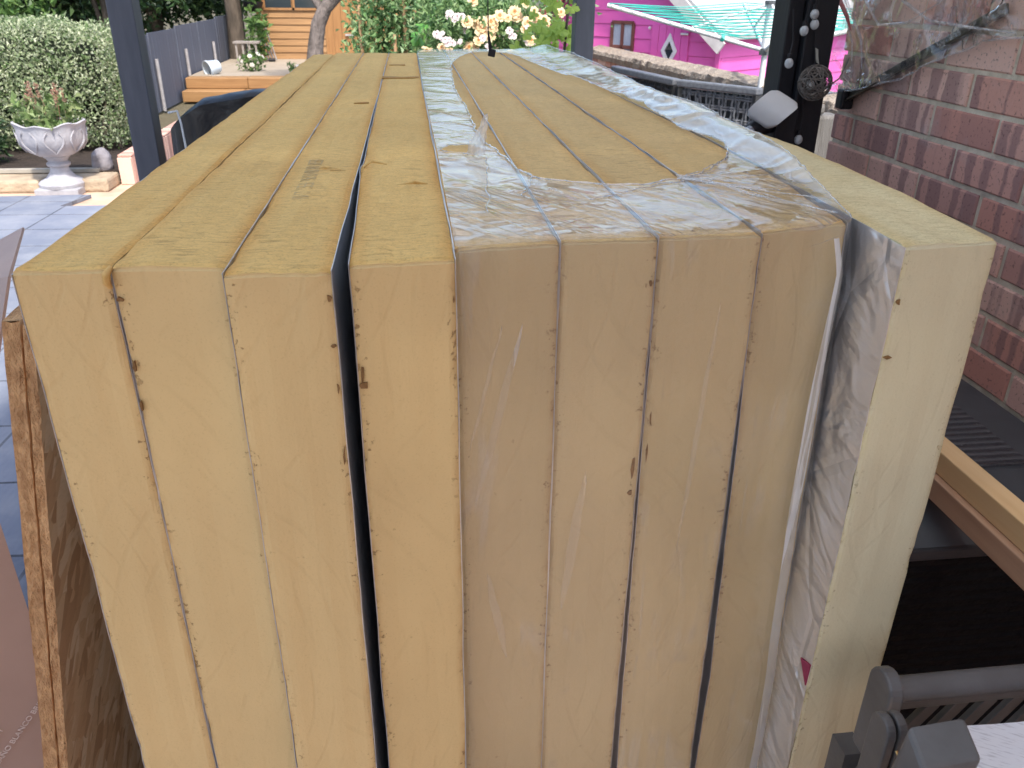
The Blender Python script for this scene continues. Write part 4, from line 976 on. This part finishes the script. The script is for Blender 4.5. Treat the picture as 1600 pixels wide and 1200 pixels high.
rb=thing('rose_bush',(.55,5.5,0),'peach coloured rose bush in bloom behind the far end of the board stack','rose bush')
leaves('foliage',4200,lambda:(.64+random.gauss(0,.23),6.32+random.gauss(0,.15),.5+random.random()**.7*.95),.05,RL,rb)
mb=MB()
for k in range(9): mb.tube([(.62+random.gauss(0,.05),6.3,0),(.62+random.gauss(0,.15),6.25,.7),(.62+random.gauss(0,.22),6.1,1.3)],.005,5)
mb.build('stem',leafstem,rb)
for (px,pz,r) in ((.425,1.320,.035),(.455,1.30,.055),(.475,1.265,.05),(.50,1.33,.035),(.52,1.30,.03),(.65,1.385,.035),(.665,1.36,.03),(.37,1.19,.032),(.41,1.195,.02),(.80,1.33,.035),(.83,1.31,.03),(.79,1.36,.025),(.93,1.385,.028),(.11,1.17,.03),(.14,1.155,.028),(.20,1.19,.022),(.25,1.175,.02),(.085,1.15,.025)):
    bloom(Vector((px*1.10,5.92,1.515-(1.515-pz)*1.12)),r*1.35,PEA,rb,(random.uniform(-.3,.3),-1,.5),'rose_bloom')
for k in range(26): bloom(Vector((random.uniform(.30,1.05),random.uniform(5.85,6.0),random.uniform(1.09,1.46))),random.uniform(.024,.046),random.choice((PEA,PEA,PEA,PNK)),rb,(random.uniform(-.5,.5),-1,.5),'rose_bloom')
rb2=thing('rose_bush',(.3,6.0,0),'pale pink rose bush at the left of the peach roses','rose bush')
leaves('foliage',2000,lambda:(.34+random.gauss(0,.14),6.1+random.gauss(0,.15),.5+random.random()**.7*.95),.05,RL,rb2)
for k in range(26): 
    cx_,cz=random.choice(((.30,1.36),(.22,1.22),(.27,1.20),(.50,1.19),(.78,1.26),(.64,1.25)))
    bloom(Vector((cx_+random.gauss(0,.03),5.75,cz+random.gauss(0,.02))),random.uniform(.014,.028),PNK,rb2,(0,-1,.5),'rose_bloom')
LG=leaf_mat('lime_leaf',[(.34,.52,.08),(.46,.62,.12),(.28,.44,.07)],.5,.35)
vn=thing('grape_vine',(.80,4.9,0),'lime green lobed leaves of a vine growing beside the grey pergola post','vine')
for k in range(60):
    bigleaf((.80+random.gauss(0,.08),4.8+random.gauss(0,.12),1.14+random.random()*.50),random.uniform(.03,.062),(random.uniform(-1,1),-1,random.uniform(-.3,1.4)),LG,vn)
MB().tube([(.82,4.85,0),(.83,4.85,.8),(.86,4.8,1.2),(.90,4.8,1.9)],.008,6).build('stem',BARK,vn)
pt=thing('black_pot',(.88,5.2,0),'black plant pot partly hidden by the lime vine leaves','plant pot')
MB().lathe([(.0,0),(.10,0),(.16,.40),(.17,.40),(.17,.44),(.0,.44)],(.90,5.3,.72),20).build('pot_body',BLK,pt,smooth=True)
MB().box(.75,1.05,5.15,5.45,0,.72).build('pot_stand',simple('wet_wood',(.10,.06,.04)),pt)
BF=wood('brown_fence',(.26,.19,.13),(.15,.10,.07),'z')
bf=thing('brown_fence',(1.2,12,0),'weathered brown board fence behind the rose bushes','fence')
mb=MB()
for k in range(26): mb.box(.1+.15*k,.1+.15*k+.145,12,12.02,0,1.15)
mb.build('fence_boards',BF,bf); MB().box(.1,4.0,11.93,11.998,1.152,1.22).build('top_rail',BF,bf)
rc=thing('red_garden_chair',(.25,8.4,0),'dark red garden chair back half hidden behind the bean plants and roses','garden chair')
RED=simple('dark_red_paint',(.30,.03,.035),(.22,.02,.025),9,.5)
for k in range(4): MB().box(.28+.11*k,.36+.11*k,8.4,8.42,.45,1.50).build('slat',RED,rc)
MB().box(.26,.72,8.38,8.60,.42,.45).build('seat',RED,rc)
for (x,y) in ((.28,8.38),(.68,8.38),(.28,8.85),(.68,8.85)): MB().box(x,x+.04,y,y+.04,0,.42).build('leg',RED,rc)

# ---------------- retaining wall, playhouse ----------------
rw=thing('retaining_wall',(2.5,8,0),'low brown brick wall with a rough concrete coping in front of the pink playhouse','wall')
wa,wb=Vector((1.675,7.95,0)),Vector((2.17,3.5,0)); wd_=(wb-wa).normalized(); wn=Vector((-wd_.y,wd_.x,0))*-1
wn=Vector((wd_.y,-wd_.x,0)); wn= wn if wn.x<0 else -wn
BRK2=brick_mat('old_brown_brick'); 
wallbricks('brick_course',rw,tuple(wa),tuple(wd_),tuple(wn),(wb-wa).length,0,.95,.002,BRK2,jag=0)
COP=simple('rough_concrete',(.38,.32,.26),(.24,.19,.15),14,.95,bs=1,bd=.02)
mb=MB(); n_=90
def cop(u,v):
    q=wa+wd_*(wb-wa).length*u; prof=[(-.18,.952),(.03,.952),(.04,.99),(.03,1.02),(-.08,1.05),(-.18,1.03)]
    k=min(5,int(v*5+.001)); a,z=prof[k]; j=.012*fbm(u*60,v*9)
    return (q.x+wn.x*(a+j),q.y+wn.y*(a+j),z+j)
MB().grid(160,5,cop).build('coping',COP,rw)
a=wa-wn*.02; b_=wb-wn*.02
MB().beam((wa.x-wn.x*.09,wa.y-wn.y*.09,.475),(wb.x-wn.x*.09,wb.y-wn.y*.09,.475),.16,.948).build('wall_core',MORT,rw)
PK=simple('pink_paint',(.80,.15,.48),(.72,.12,.42),4,.55,bs=.15,bd=.002,spec=.3); PKD=simple('deep_pink_paint',(.55,.035,.13),(.5,.03,.11),4,.5)
ph=thing('playhouse',(2.57,7,0),'bright pink wooden playhouse with a diamond window in its door','playhouse')
cA=Vector((2.575,7,0)); dA=Vector((-.616,.788,0)); dBv=Vector((.788,.616,0)); nA=Vector((-.788,-.616,0)); nB=Vector((.616,-.788,0))
def on(c,d,n,s,z,o_): q=c+d*s+n*o_; return (q.x,q.y,z)
WA=2.05; EAVE=1.20; APEX=1.98
# shiplap gable front
mb=MB(); z=.0
while z<APEX:
    z1=min(z+.112,APEX); 
    def lim(zz): 
        k=max(0,(zz-EAVE)/(APEX-EAVE)); return k*WA/2,WA-k*WA/2
    a0,a1=lim(z); b0,b1=lim(z1)
    mb.add([on(cA,dA,nA,a0,z+.003,.0),on(cA,dA,nA,a1,z+.003,.0),on(cA,dA,nA,b1,z1,-.008),on(cA,dA,nA,b0,z1,-.008),on(cA,dA,nA,a0,z,-.03),on(cA,dA,nA,a1,z,-.03),on(cA,dA,nA,b1,z1,-.03),on(cA,dA,nA,b0,z1,-.03)],[(0,1,2,3),(4,7,6,5),(0,4,5,1),(0,3,7,4),(1,5,6,2)]); z=z1
mb.build('wall',PK,ph)
mb=MB(); z=0
while z<EAVE:
    z1=min(z+.112,EAVE)
    mb.add([on(cA,dBv,nB,.0,z+.003,0),on(cA,dBv,nB,2.6,z+.003,0),on(cA,dBv,nB,2.6,z1,-.008),on(cA,dBv,nB,0,z1,-.008),on(cA,dBv,nB,0,z,-.03),on(cA,dBv,nB,2.6,z,-.03),on(cA,dBv,nB,2.6,z1,-.03),on(cA,dBv,nB,0,z1,-.03)],[(0,1,2,3),(4,7,6,5),(0,4,5,1)]); z=z1
mb.build('side_wall',PK,ph)
def pbeam(name,c,d,n,s0,z0,s1,z1,w_,th,o_,mat,par=ph):
    a=Vector(on(c,d,n,s0,z0,o_)); b=Vector(on(c,d,n,s1,z1,o_)); dd=(b-a).normalized(); u=n.cross(dd)
    return MB().beam(a,b,w_,th,up=tuple(n)).build(name,mat,par)
pbeam('corner_trim',cA,dA,nA,.02,0,.02,EAVE-.02,.045,.02,.014,PK)
# roof: two slopes with overhang
RG=simple('grey_roof_felt',(.42,.43,.43),(.34,.34,.34),9,.8)
for sgn in(0,1):
    e0=(-.10 if sgn==0 else WA+.10); ap=WA/2; slope=(APEX-EAVE)/(WA/2); ze=EAVE-.10*slope
    P=[on(cA,dA,nA,e0,ze+.03,.16),on(cA,dA,nA,ap,APEX+.03,.16)]
    q=[Vector(P[0]),Vector(P[1]),Vector(P[1])+dBv*2.9-nA*0,Vector(P[0])+dBv*2.9]
    mb=MB().add([tuple(x) for x in q]+[tuple(x+Vector((0,0,.03))) for x in q],[(0,3,2,1),(4,5,6,7),(0,1,5,4),(1,2,6,5),(2,3,7,6),(3,0,4,7)]); mb.build('roof_slope',RG,ph)
    pbeam('bargeboard',cA,dA,nA,e0,ze-.03,ap,APEX-.03,.10,.02,.175,(simple('white_trim',(.66,.62,.60)) if sgn==0 else PKD))
# window, door
BRF=simple('brown_frame',(.20,.075,.06),(.15,.055,.045),12,.5); LAC=simple('net_curtain',(.48,.52,.60),(.30,.33,.42),30,.7,stretch=(12,12,1))
def framed(c,d,n,s0,s1,z0,z1,par,fm=BRF,bars=True):
    mid=(s0+s1)/2; w_=.028
    f=MB()
    for (a,za,b,zb) in ((s0,z0,s1,z0),(s0,z1,s1,z1),(s0,z0,s0,z1),(s1,z0,s1,z1))+(((mid,z0,mid,z1),(s0,z0+(z1-z0)*.42,s1,z0+(z1-z0)*.42)) if bars else ()):
        f.beam(on(c,d,n,a,za,.006),on(c,d,n,b,zb,.006),w_,.018,up=tuple(n))
    o=f.build('window',fm,par)
    g=MB().add([on(c,d,n,s0,z0,.001),on(c,d,n,s1,z0,.001),on(c,d,n,s1,z1,.001),on(c,d,n,s0,z1,.001)],[(0,1,2,3)]).build('curtain',LAC,None); g.parent=o
framed(cA,dA,nA,.925,1.165,.90,1.25,ph)
framed(cA,dBv,nB,.90,1.22,.93,1.09,ph,simple('cream_frame',(.66,.60,.52)),False)
dr=MB(); 
for k in range(5): 
    a=.33+.078*k; dr.add([on(cA,dA,nA,a,.15,.012),on(cA,dA,nA,a+.073,.15,.012),on(cA,dA,nA,a+.073,1.245,.012),on(cA,dA,nA,a,1.245,.012),on(cA,dA,nA,a,.15,-.001),on(cA,dA,nA,a+.073,.15,-.001),on(cA,dA,nA,a+.073,1.245,-.001),on(cA,dA,nA,a,1.245,-.001)],[(0,1,2,3),(0,4,5,1),(3,2,6,7),(0,3,7,4),(1,5,6,2)])
door=dr.build('door',PK,ph)
WP=simple('white_paint',(.75,.75,.76),(.68,.68,.7),9,.5)
def diamond(r,o_): return [on(cA,dA,nA,.515,1.04-r*1.35,o_),on(cA,dA,nA,.515+r*.8,1.04,o_),on(cA,dA,nA,.515,1.04+r*1.35,o_),on(cA,dA,nA,.515-r*.8,1.04,o_)]
mb=MB(); mb.v=diamond(.105,.014)+diamond(.058,.014)+diamond(.105,.024)+diamond(.058,.024)
for k in range(4): l=(k+1)%4; mb.f+=[(8+k,8+l,12+l,12+k),(k,l,8+l,8+k),(4+k,4+l,12+l,12+k)]
dm=mb.build('diamond_window',WP,None); dm.parent=door
mb=MB(); mb.v=diamond(.06,.0135); mb.f=[(0,1,2,3)]; g=mb.build('diamond_pane',GLS,None); g.parent=door
hd_=MB().tube([on(cA,dA,nA,.33,1.18,.02),on(cA,dA,nA,.40,1.18,.03)],.009,6); hd_.box(0,.001,0,.001,0,.001) if False else None
h_=hd_.build('hinge',WP,None); h_.parent=door
MB().sphere(on(cA,dA,nA,.735,1.215,.02),.014,8,6).build('door_knob',WP,ph)
wbn=thing('white_bench',(4.2,7.2,0),'white painted bench end showing between the black post and the brick wall','bench')
MB().box(3.4,4.6,6.6,6.9,.42,.50).build('seat',WP,wbn)
for x in (3.45,4.5): MB().box(x,x+.06,6.62,6.88,0,.419).build('leg',WP,wbn)

# ---------------- rotary airer ----------------
AL=simple('white_aluminium',(.74,.76,.78),(.65,.67,.7),9,.35,0,bs=.05); TEAL=simple('teal_line',(.06,.55,.45),(.05,.48,.40),9,.5); TLG=simple('airer_hub',(.12,.13,.14),None,9,.5)
ax,ay=2.0,4.75
ra=thing('rotary_airer',(ax,ay,0),'rotary washing line with white arms and turquoise lines in front of the playhouse','washing line')
MB().tube([(ax,ay,0),(ax,ay,1.20)],.016,10).build('pole',AL,ra,smooth=True); MB().tube([(ax,ay,1.20),(ax,ay,1.45)],.024,10).build('pole_top',AL,ra,smooth=True)
MB().tube([(ax,ay,1.19),(ax,ay,1.225)],.032,10).build('hub',TLG,ra); MB().tube([(ax,ay,1.45),(ax,ay,1.468)],.035,10).build('top_cap',TLG,ra)
ends=[]
for k,ang in enumerate((168,78,-12,-102)):
    a=R(ang); L=.90 if k==0 else .9; e=(ax+L*math.cos(a),ay+L*math.sin(a),1.435); ends.append(Vector(e))
    MB().tube([(ax,ay,1.212),e],.012,8).build('arm',AL,ra,smooth=True)
    mm=Vector((ax,ay,1.212)).lerp(Vector(e),.48)
    MB().tube([tuple(mm),(ax,ay,1.455)],.007,6).build('strut',AL,ra)
    sp=Vector((ax,ay,1.212)).lerp(Vector(e),.26); MB().tube([tuple(sp),tuple(sp.lerp(Vector(e),.03))],.017,8).build('arm_clip',TEAL,ra)
mb=MB(); hub=Vector((ax,ay,1.22))
for k in range(4):
    A_,B_=ends[k],ends[(k+1)%4]
    for s in (.30,.38,.46,.54,.62,.70,.78,.86,.93,.99):
        p=hub.lerp(A_,s); q=hub.lerp(B_,s); m_=(p+q)/2-Vector((0,0,.012*s)); mb.tube([tuple(p+Vector((0,0,.012))),tuple(m_),tuple(q+Vector((0,0,.012)))],.0028,5)
mb.build('washing_line',TEAL,ra)

# ---------------- rattan chairs ----------------
RT=simple('black_rattan',(.045,.047,.052),(.02,.02,.023),40,.4,bs=.5,bd=.003,spec=.6); RTG=simple('grey_rattan',(.17,.18,.20),(.10,.105,.12),60,.45,bs=.5,bd=.002)
def rattan(A,B,label,dense,group):
    A=Vector(A);B=Vector(B);d=(B-A).normalized();n=Vector((-d.y,d.x,0)); n=-n if n.x>0 else n   # n = front side towards the camera/left
    bk=Vector((-n.x,-n.y,0)); L=(B-A).length; zt_=A.z
    T=thing('rattan_chair',(A.x,A.y,0),label,'rattan chair',group)
    P=lambda s,z,o_:tuple(A*1.0+d*s+n*o_+Vector((0,0,z-A.z)))
    mb=MB(); mb.beam(P(-.01,zt_-.015,0),P(L+.01,zt_-.015,0),.055,.035); mb.build('top_rail',RTG,T,bevel=.008)
    for s in (0,L): MB().beam(P(s,0,.0),P(s,zt_-.034,0),.035,.035).build('leg',RT,T)
    MB().beam(P(L/2,zt_-.04,-.022),P(L/2,zt_-.56,-.022),L-.03,.006,up=tuple(n)).build('back_liner',RT,T)
    w=MB(); nv=int(L/(.022 if dense else .035))
    for k in range(nv+1):
        if dense and k%4==3: continue
        s=.03+(L-.06)*k/nv+random.uniform(-.004,.004); w.tube([P(s+.006*nz(s*9,q),zt_-.04-.5*q,.006*math.sin(q*40+k*3)) for q in [i/20 for i in range(21)]],.006 if dense else .0045,5)
    for k in range(9):
        z=zt_-.06-.055*k
        for o_ in ((.0,) if not dense else (-.004,.006)): w.tube([P(.01+(L-.02)*i/24,z+o_*1.2,.008*math.sin(i*2.1+k*3)) for i in range(25)],.0055,5)
    w.build('woven_back',RTG if dense else RT,T,smooth=True)
    MB().beam(P(L/2,.42,.0),P(L/2,.42,-.5),L,.06).build('seat',RT,T)
    for s in (0,L):
        MB().beam(P(s,.62,-.03),P(s,.62,-.52),.05,.03).build('armrest',RTG,T); MB().beam(P(s,0,-.5),P(s,.603,-.5),.035,.035).build('leg',RT,T)
    return T
rattan((1.235,5.13,1.1),(1.42,4.50,1.085),'open weave black rattan chair nearest the grey pergola post',False,None)
rattan((1.435,4.46,1.085),(1.70,4.05,1.085),'black and grey tightly woven rattan chair left of the floodlight',True,None)
for k in (0,): pass

# ---------------- floodlight, bulbs, wicker ball, cord tag ----------------
fl=thing('floodlight',(.95,2.03,1.25),'white faced outdoor lamp on a black bracket fixed to the black post','floodlight')
# curved white hood
hc=Vector((.882,2.0,1.255)); 
def hood(u,v,th=0):
    a=(u-.5); b2=(v-.5)
    ex=Vector((.066,.0,.056)); ey=Vector((.064,.0,-.045)); nn=Vector((-.25,-.95,.35)).normalized()
    ex=ex-nn*ex.dot(nn); ey=ey-nn*ey.dot(nn)
    rr=1-.10*(abs(a*2)**6*abs(b2*2)**6)*2
    return hc+ex*a*rr*1.05+ey*b2*rr*1.1+nn*(.020*(1-(a*2)**2)*1.0-th)
mb=MB(); mb.grid(16,16,lambda u,v:hood(u,v)); n0=17*17; mb.grid(16,16,lambda u,v:hood(u,v,.014))
for k in range(16):
    for (i,j) in ((k,k+1),(16*17+k,16*17+k+1),(k*17,(k+1)*17),(k*17+16,(k+1)*17+16)): mb.f.append((i,j,n0+j,n0+i))
mb.build('lamp_housing',simple('off_white_metal',(.74,.74,.72),(.68,.68,.67),12,.35,bs=.1),fl,smooth=True,bevel=0)
MB().tube([(.92,2.05,1.235),(.90,2.05,1.215),(.85,2.02,1.205),(.815,2.0,1.195)],[.02,.026,.022,.013],10).build('bracket_arm',BLK,fl,smooth=True)
MB().tube([(.83,1.99,1.208),(.80,1.98,1.190)],.012,8).build('cable_gland',simple('grey_metal',(.25,.28,.33),None,9,.4,.6),fl)
MB().box(.905,.960,2.02,2.048,1.16,1.25).build('mounting_plate',BLK,fl,bevel=.004)
GB,t,b=newmat('bulb_glass'); b.inputs['Base Color'].default_value=(.85,.88,.9,1); b.inputs['Roughness'].default_value=.12; b.inputs['Transmission Weight'].default_value=.5; b.inputs['Specular IOR Level'].default_value=.9
sl_=thing('string_lights',(.97,2.03,1.5),'string of clear glass bulbs on black cable draped down the black post','string lights')
bulbs=[(.967,1.466),(.971,1.444),(.947,1.430),(.921,1.357),(.985,1.307),(.976,1.176)]
yb=2.035
prev=(.96,yb,1.75)
for k,(x,z) in enumerate(bulbs):
    MB().tube([(x-.004,yb+.008,z+.30 if k<3 else z+.12),(x+.006,yb+.006,z+.05),(x,yb,z+.016)],.0018,5).build('cable',BLK,sl_)
    MB().tube([(x,yb,z+.008),(x,yb,z+.022)],.0055,8).build('bulb_holder',BLK,sl_)
    MB().sphere((x,yb-.002,z),.0105,14,10,(1,1,1.15)).build('bulb',GB,sl_,smooth=True)
lf=simple('pale_flake',(.42,.42,.38),(.3,.3,.27),40,.8)
mb=MB().prism([(.986,1.392),(.994,1.388),(.997,1.372),(1.002,1.355),(.996,1.358),(.992,1.366)],lambda p:(p[0],2.044,p[1]),lambda p:(p[0],2.040,p[1]))
o=mb.build('paper_tag',lf,None); tag(o,'torn pale scrap stuck on the black post above the wicker ball','paper scrap')
WK=simple('grey_wicker',(.20,.175,.155),(.10,.085,.075),60,.8)
wb_=thing('wicker_ball',(.985,2.02,1.32),'dark grey woven twig ball hanging on the black post','wicker ball')
mb=MB()
for k in range(26):
    a=Vector((random.gauss(0,1),random.gauss(0,1),random.gauss(0,1))).normalized(); u=a.orthogonal().normalized(); v_=a.cross(u); r=.040*random.uniform(.9,1.03)
    mb.tube([tuple(Vector((.982,2.005,1.315))+(u*math.cos(q*6.283/20)+v_*math.sin(q*6.283/20))*r) for q in range(21)],.0013,4)
mb.build('woven_strands',WK,wb_)
MB().tube([(.96,1.97,1.29),(1.0,1.98,1.305),(1.04,2.0,1.325),(1.048,2.0,1.345),(1.056,2.0,1.37)],[.002,.002,.002,.0015,.003],5).build('twig',WK,wb_)
pc=thing('pull_cord',(.11,1.25,1.42),'black cord with a small square black tag hanging above the far end of the stack','pull cord')
MB().tube([(.108,1.25,2.40),(.111,1.25,1.70),(.1135,1.25,1.455)],.0009,5).build('cord',BLK,pc)
MB().tube([(.1135,1.25,1.458),(.1165,1.25,1.437)],[.0012,.0030],8).build('cord_sleeve',BLK,pc)
MB().box(-.0052,.0052,-.002,.002,-.0052,.0052,Matrix.Translation((.1185,1.25,1.4315))@Matrix.Rotation(R(12),4,'Y')).build('tag',BLK,pc,bevel=.0012)
wp=thing('weathered_post',(1.56,3.0,0),'grey weathered short timber post between the black post and the brick wall','post')
WPM=simple('weathered_grey_wood',(.20,.19,.18),(.12,.11,.10),9,.9,bs=.8,bd=.006,stretch=(5,5,.6))
mb=MB(); mb.box(1.49,1.60,3.0,3.1,0,1.10); mb.box(1.49,1.53,3.0,3.05,1.101,1.14); mb.build('timber',WPM,wp,bevel=.012)

# ---------------- sheet plastic and metal stay on the brick wall ----------------
ST=simple('rusty_bar',(.10,.085,.065),(.05,.042,.03),30,.45,.5,bs=.4); 
sb=thing('metal_stay',(1.14,2.12,1.27),'dark metal bar with holes fixed slanting up across the brick wall','metal bar')
MB().beam((1.148,2.15,1.262),(1.148,1.60,1.49),.010,.022).build('bar',ST,sb,bevel=.003)
MB().beam((1.135,2.14,1.255),(1.135,1.62,1.470),.004,.004).build('lower_rod',ST,sb)
for q in (.16,.45,.66): 
    p=Vector((1.141,2.15,1.262)).lerp(Vector((1.141,1.60,1.49)),q); MB().tube([(p.x+.002,p.y,p.z),(p.x-.003,p.y,p.z)],.008,12).build('bolt',BLK,sb)
MB().box(1.125,1.16,2.13,2.165,1.235,1.285).build('hinge_block',BLK,sb,bevel=.006)
PS=film_mat('hanging_sheet',.16,1.5,.8,0,(8,12,12),.09,.42); PS2=film_mat('hanging_sheet_rim',.4,1.5,.5)
ps=thing('plastic_sheet',(1.12,2.0,1.4),'crumpled clear plastic sheet hanging on the brick wall above the metal bar','plastic sheet')
def sh(u,v):
    y=2.215-1.3*u; low=lerp([(0,1.265),(.10,1.29),(.25,1.335),(.45,1.43),(.6,1.45),(1,1.43)],u)
    z=2.2+(low-2.2)*v; x=1.128+.022*fbm(y*6,z*6)+.012*abs(nz(y*16,z*14))-.03*(1-min(1,u*6))*0
    return (x-.012*math.sin(v*3.1),y,z)
MB().grid(110,90,sh).build('sheet',PS,ps,smooth=True)
def sh2(u,v):
    y=2.0-1.0*u; z=1.50+.10*v-(.06*math.sin(u*3.1)); return (1.085+.015*fbm(y*9,z*20),y,z-.02)
MB().tube([sh(i/60,1) for i in range(61)],.0022,6).build('sheet_hem',PS2,ps,smooth=True)
for (pa) in (((2.20,1.55),(2.13,1.44),(2.09,1.40),(2.07,1.34)),((2.19,1.52),(2.10,1.45),(2.05,1.41),(2.02,1.345)),((1.90,1.50),(1.78,1.462),(1.66,1.455),(1.5,1.45)),((2.10,1.52),(1.98,1.445),(1.86,1.455),(1.75,1.50))):
    MB().tube([(1.105,a,b) for a,b in pa],[.004,.003,.003,.001],6).build('sheet_fold',PS2,ps,smooth=True)
redp=simple('red_print',(.55,.10,.10),(.4,.2,.2),40,.5)
MB().tube([(1.098,2.185,1.50),(1.098,2.13,1.462),(1.100,2.10,1.43)],[.006,.005,.002],5).build('printed_stripe',redp,ps)

# ---------------- storage box, battens, garden chair, papers ----------------
m,t,b=newmat('ribbed_lid'); c0=coords(t); b.inputs['Roughness'].default_value=.5
wv=nd(t,'ShaderNodeTexWave',bands_direction='Y'); wv.inputs['Scale'].default_value=16; wv.inputs['Distortion'].default_value=1.2; wv.inputs['Detail Scale'].default_value=8; t.links.new(c0,wv.inputs[0])
col=ramp(t,wv.outputs[1],[(.2,(.030,.030,.034)),(.8,(.085,.085,.09))]); col=mixc(t,ramp(t,noi(t,c0,160,3),[(.7,0),(.76,.8)]),col,(.4,.4,.38))
t.links.new(col,b.inputs['Base Color']); t.links.new(bump(t,wv.outputs[1],.7,.004),b.inputs['Normal']); LID=m
m,t,b=newmat('ribbed_body'); c0=coords(t); b.inputs['Roughness'].default_value=.8; b.inputs['Specular IOR Level'].default_value=.12; b.inputs['Base Color'].default_value=(.007,.007,.008,1)
wv=nd(t,'ShaderNodeTexWave',bands_direction='Z'); wv.inputs['Scale'].default_value=14; wv.inputs['Distortion'].default_value=1.2; wv.inputs['Detail Scale'].default_value=6; t.links.new(c0,wv.inputs[0])
t.links.new(bump(t,wv.outputs[1],.9,.006),b.inputs['Normal']); BODY=m
SM=simple('smooth_grey_plastic',(.075,.082,.088),(.055,.06,.065),12,.4,bs=.1)
sx=thing('storage_box',(.9,.97,.03),'dark grey plastic garden storage box with a ribbed lid against the brick wall','storage box')
MB().box(.66,1.15,.975,2.15,.031,.700).build('box_body',BODY,sx)
MB().box(.64,1.162,.955,2.17,.701,.722).build('lid_rim',simple('dark_lip',(.03,.032,.035),None,12,.4),sx,bevel=.004)
mb=MB().add([(.645,.962,.7225),(1.157,.962,.7225),(1.157,1.10,.768),(.645,1.10,.768),(.645,2.165,.7225),(1.157,2.165,.7225),(1.157,2.165,.768),(.645,2.165,.768)],[(0,1,2,3),(3,2,6,7),(0,3,7,4),(1,5,6,2),(4,7,6,5)])
mb.build('lid',SM,sx,bevel=.004)
MB().box(.66,1.06,1.112,2.10,.7685,.7725).build('lid_tread',LID,sx)
PINE=wood('pine',(.80,.55,.28),(.68,.42,.19),'y',.65); PINE2=wood('pine_red',(.55,.33,.20),(.42,.24,.14),'y',.7)
o=MB().box(.824,.862,.25,1.75,.8115,.850).build('timber_batten',PINE,None,bevel=.002); tag(o,'upper bright pine batten lying on the storage box','timber batten','battens on the storage box')
o=MB().box(.812,.858,.30,1.80,.773,.811).build('timber_batten',PINE2,None,bevel=.002); tag(o,'lower reddish pine batten directly under the bright one on the storage box','timber batten','battens on the storage box')

GW=simple('grey_chair_paint',(.115,.115,.115),(.08,.078,.075),18,.42,bs=.35,bd=.0015,spec=.5); GWD=simple('chair_bare_wood',(.22,.13,.085),(.12,.07,.045),25,.6)
gc=thing('garden_chair',(.60,.55,.0),'grey painted wooden folding chair with a round rail and slanted slats at the lower right','garden chair')
# round rail with its rounded side piece
MB().tube([(.472,.575,.870),(.75,.575,.872)],.0135,18).build('round_rail',GW,gc,smooth=True)
def capsule(c,w_,h,n=10):
    pts=[]; 
    for k in range(n+1): a=math.pi*k/n; pts.append((c[0]+w_/2*math.cos(a),c[1]+w_/2*math.sin(a)))
    pts+=[(c[0]-w_/2,c[1]-h),(c[0]+w_/2,c[1]-h)]; return pts
mb=MB().prism(capsule((.575,.876),.042,.10),lambda p:(.460,p[0]+.0,p[1]-.001),lambda p:(.476,p[0],p[1]-.001)); mb.build('side_frame',GW,gc,bevel=.003)
MB().beam((.484,.590,.838),(.78,.590,.842),.012,.022).build('slat_rail',GW,gc,bevel=.002)
for k in range(8):
    MB().beam((.545+.034*k,.592,.828),(.415+.034*k,.56,.70),.015,.007,up=(0,1,0)).build('slat',GW,gc,bevel=.001)
for k,xx in enumerate((.429,.441)):
    mb=MB().prism(capsule((.522,.893),.030,.07),lambda p:(xx-.016,p[0]-.02,p[1]+.011),lambda p:(xx-.0065,p[0]-.02,p[1]+.011)); mb.build('hinge_plate',GW,gc,bevel=.002)
MB().tube([(.4235,.485,.893),(.430,.45,.865)],.0013,6).build('brass_pin',simple('brass',(.55,.35,.14),None,20,.35,.8),gc)
# square ended arm rising towards the viewer
mb=MB().prism([(-.026,-.016),(.026,-.016),(.026,.016),(-.026,.016)],lambda p:(.434+p[0],.447+p[1],.947+p[0]*.12+p[1]*.5),lambda p:(.385+p[0],.42+p[1],.76+p[0]*.1))
mb.build('arm',GW,gc,bevel=.0035)
mb=MB().prism(capsule((.47,.880),.030,.05),lambda p:(.392,p[0]-.02,p[1]+.004+.25*(p[0]-.47)),lambda p:(.410,p[0]-.02,p[1]+.004)); mb.build('arm_bracket',GWD,gc,bevel=.002)
for (x,y) in ((.47,.60),(.76,.60),(.47,.48),(.76,.48)): MB().beam((x,y,.0),(x,y+.01,.75),.025,.03).build('leg',GW,gc)
MB().box(.47,.78,.47,.61,.70,.715).build('seat_board',GW,gc)
for _o in gc.children: _o.location.z-=.013
m,t,b=newmat('printed_paper'); c0=coords(t,(1,1,1),rot=(0,0,R(28))); 
col=ramp(t,noi(t,rcoords(t,(0,0,R(28)),(60,420,1)),1,4),[(.54,(.74,.76,.80)),(.66,(.55,.56,.60))]); t.links.new(col,b.inputs['Base Color'])
pa=MB().grid(10,6,lambda u,v:(.47+.30*u,.38+.15*v,.848+.004*nz(u*4,v*4))).build('newspaper',m,None,solid=.002); tag(pa,'white printed paper lying on the grey chair at the bottom right corner','paper')
MB().box(.48,.77,.36,.53,.832,.842).build('tray',GW,gc)
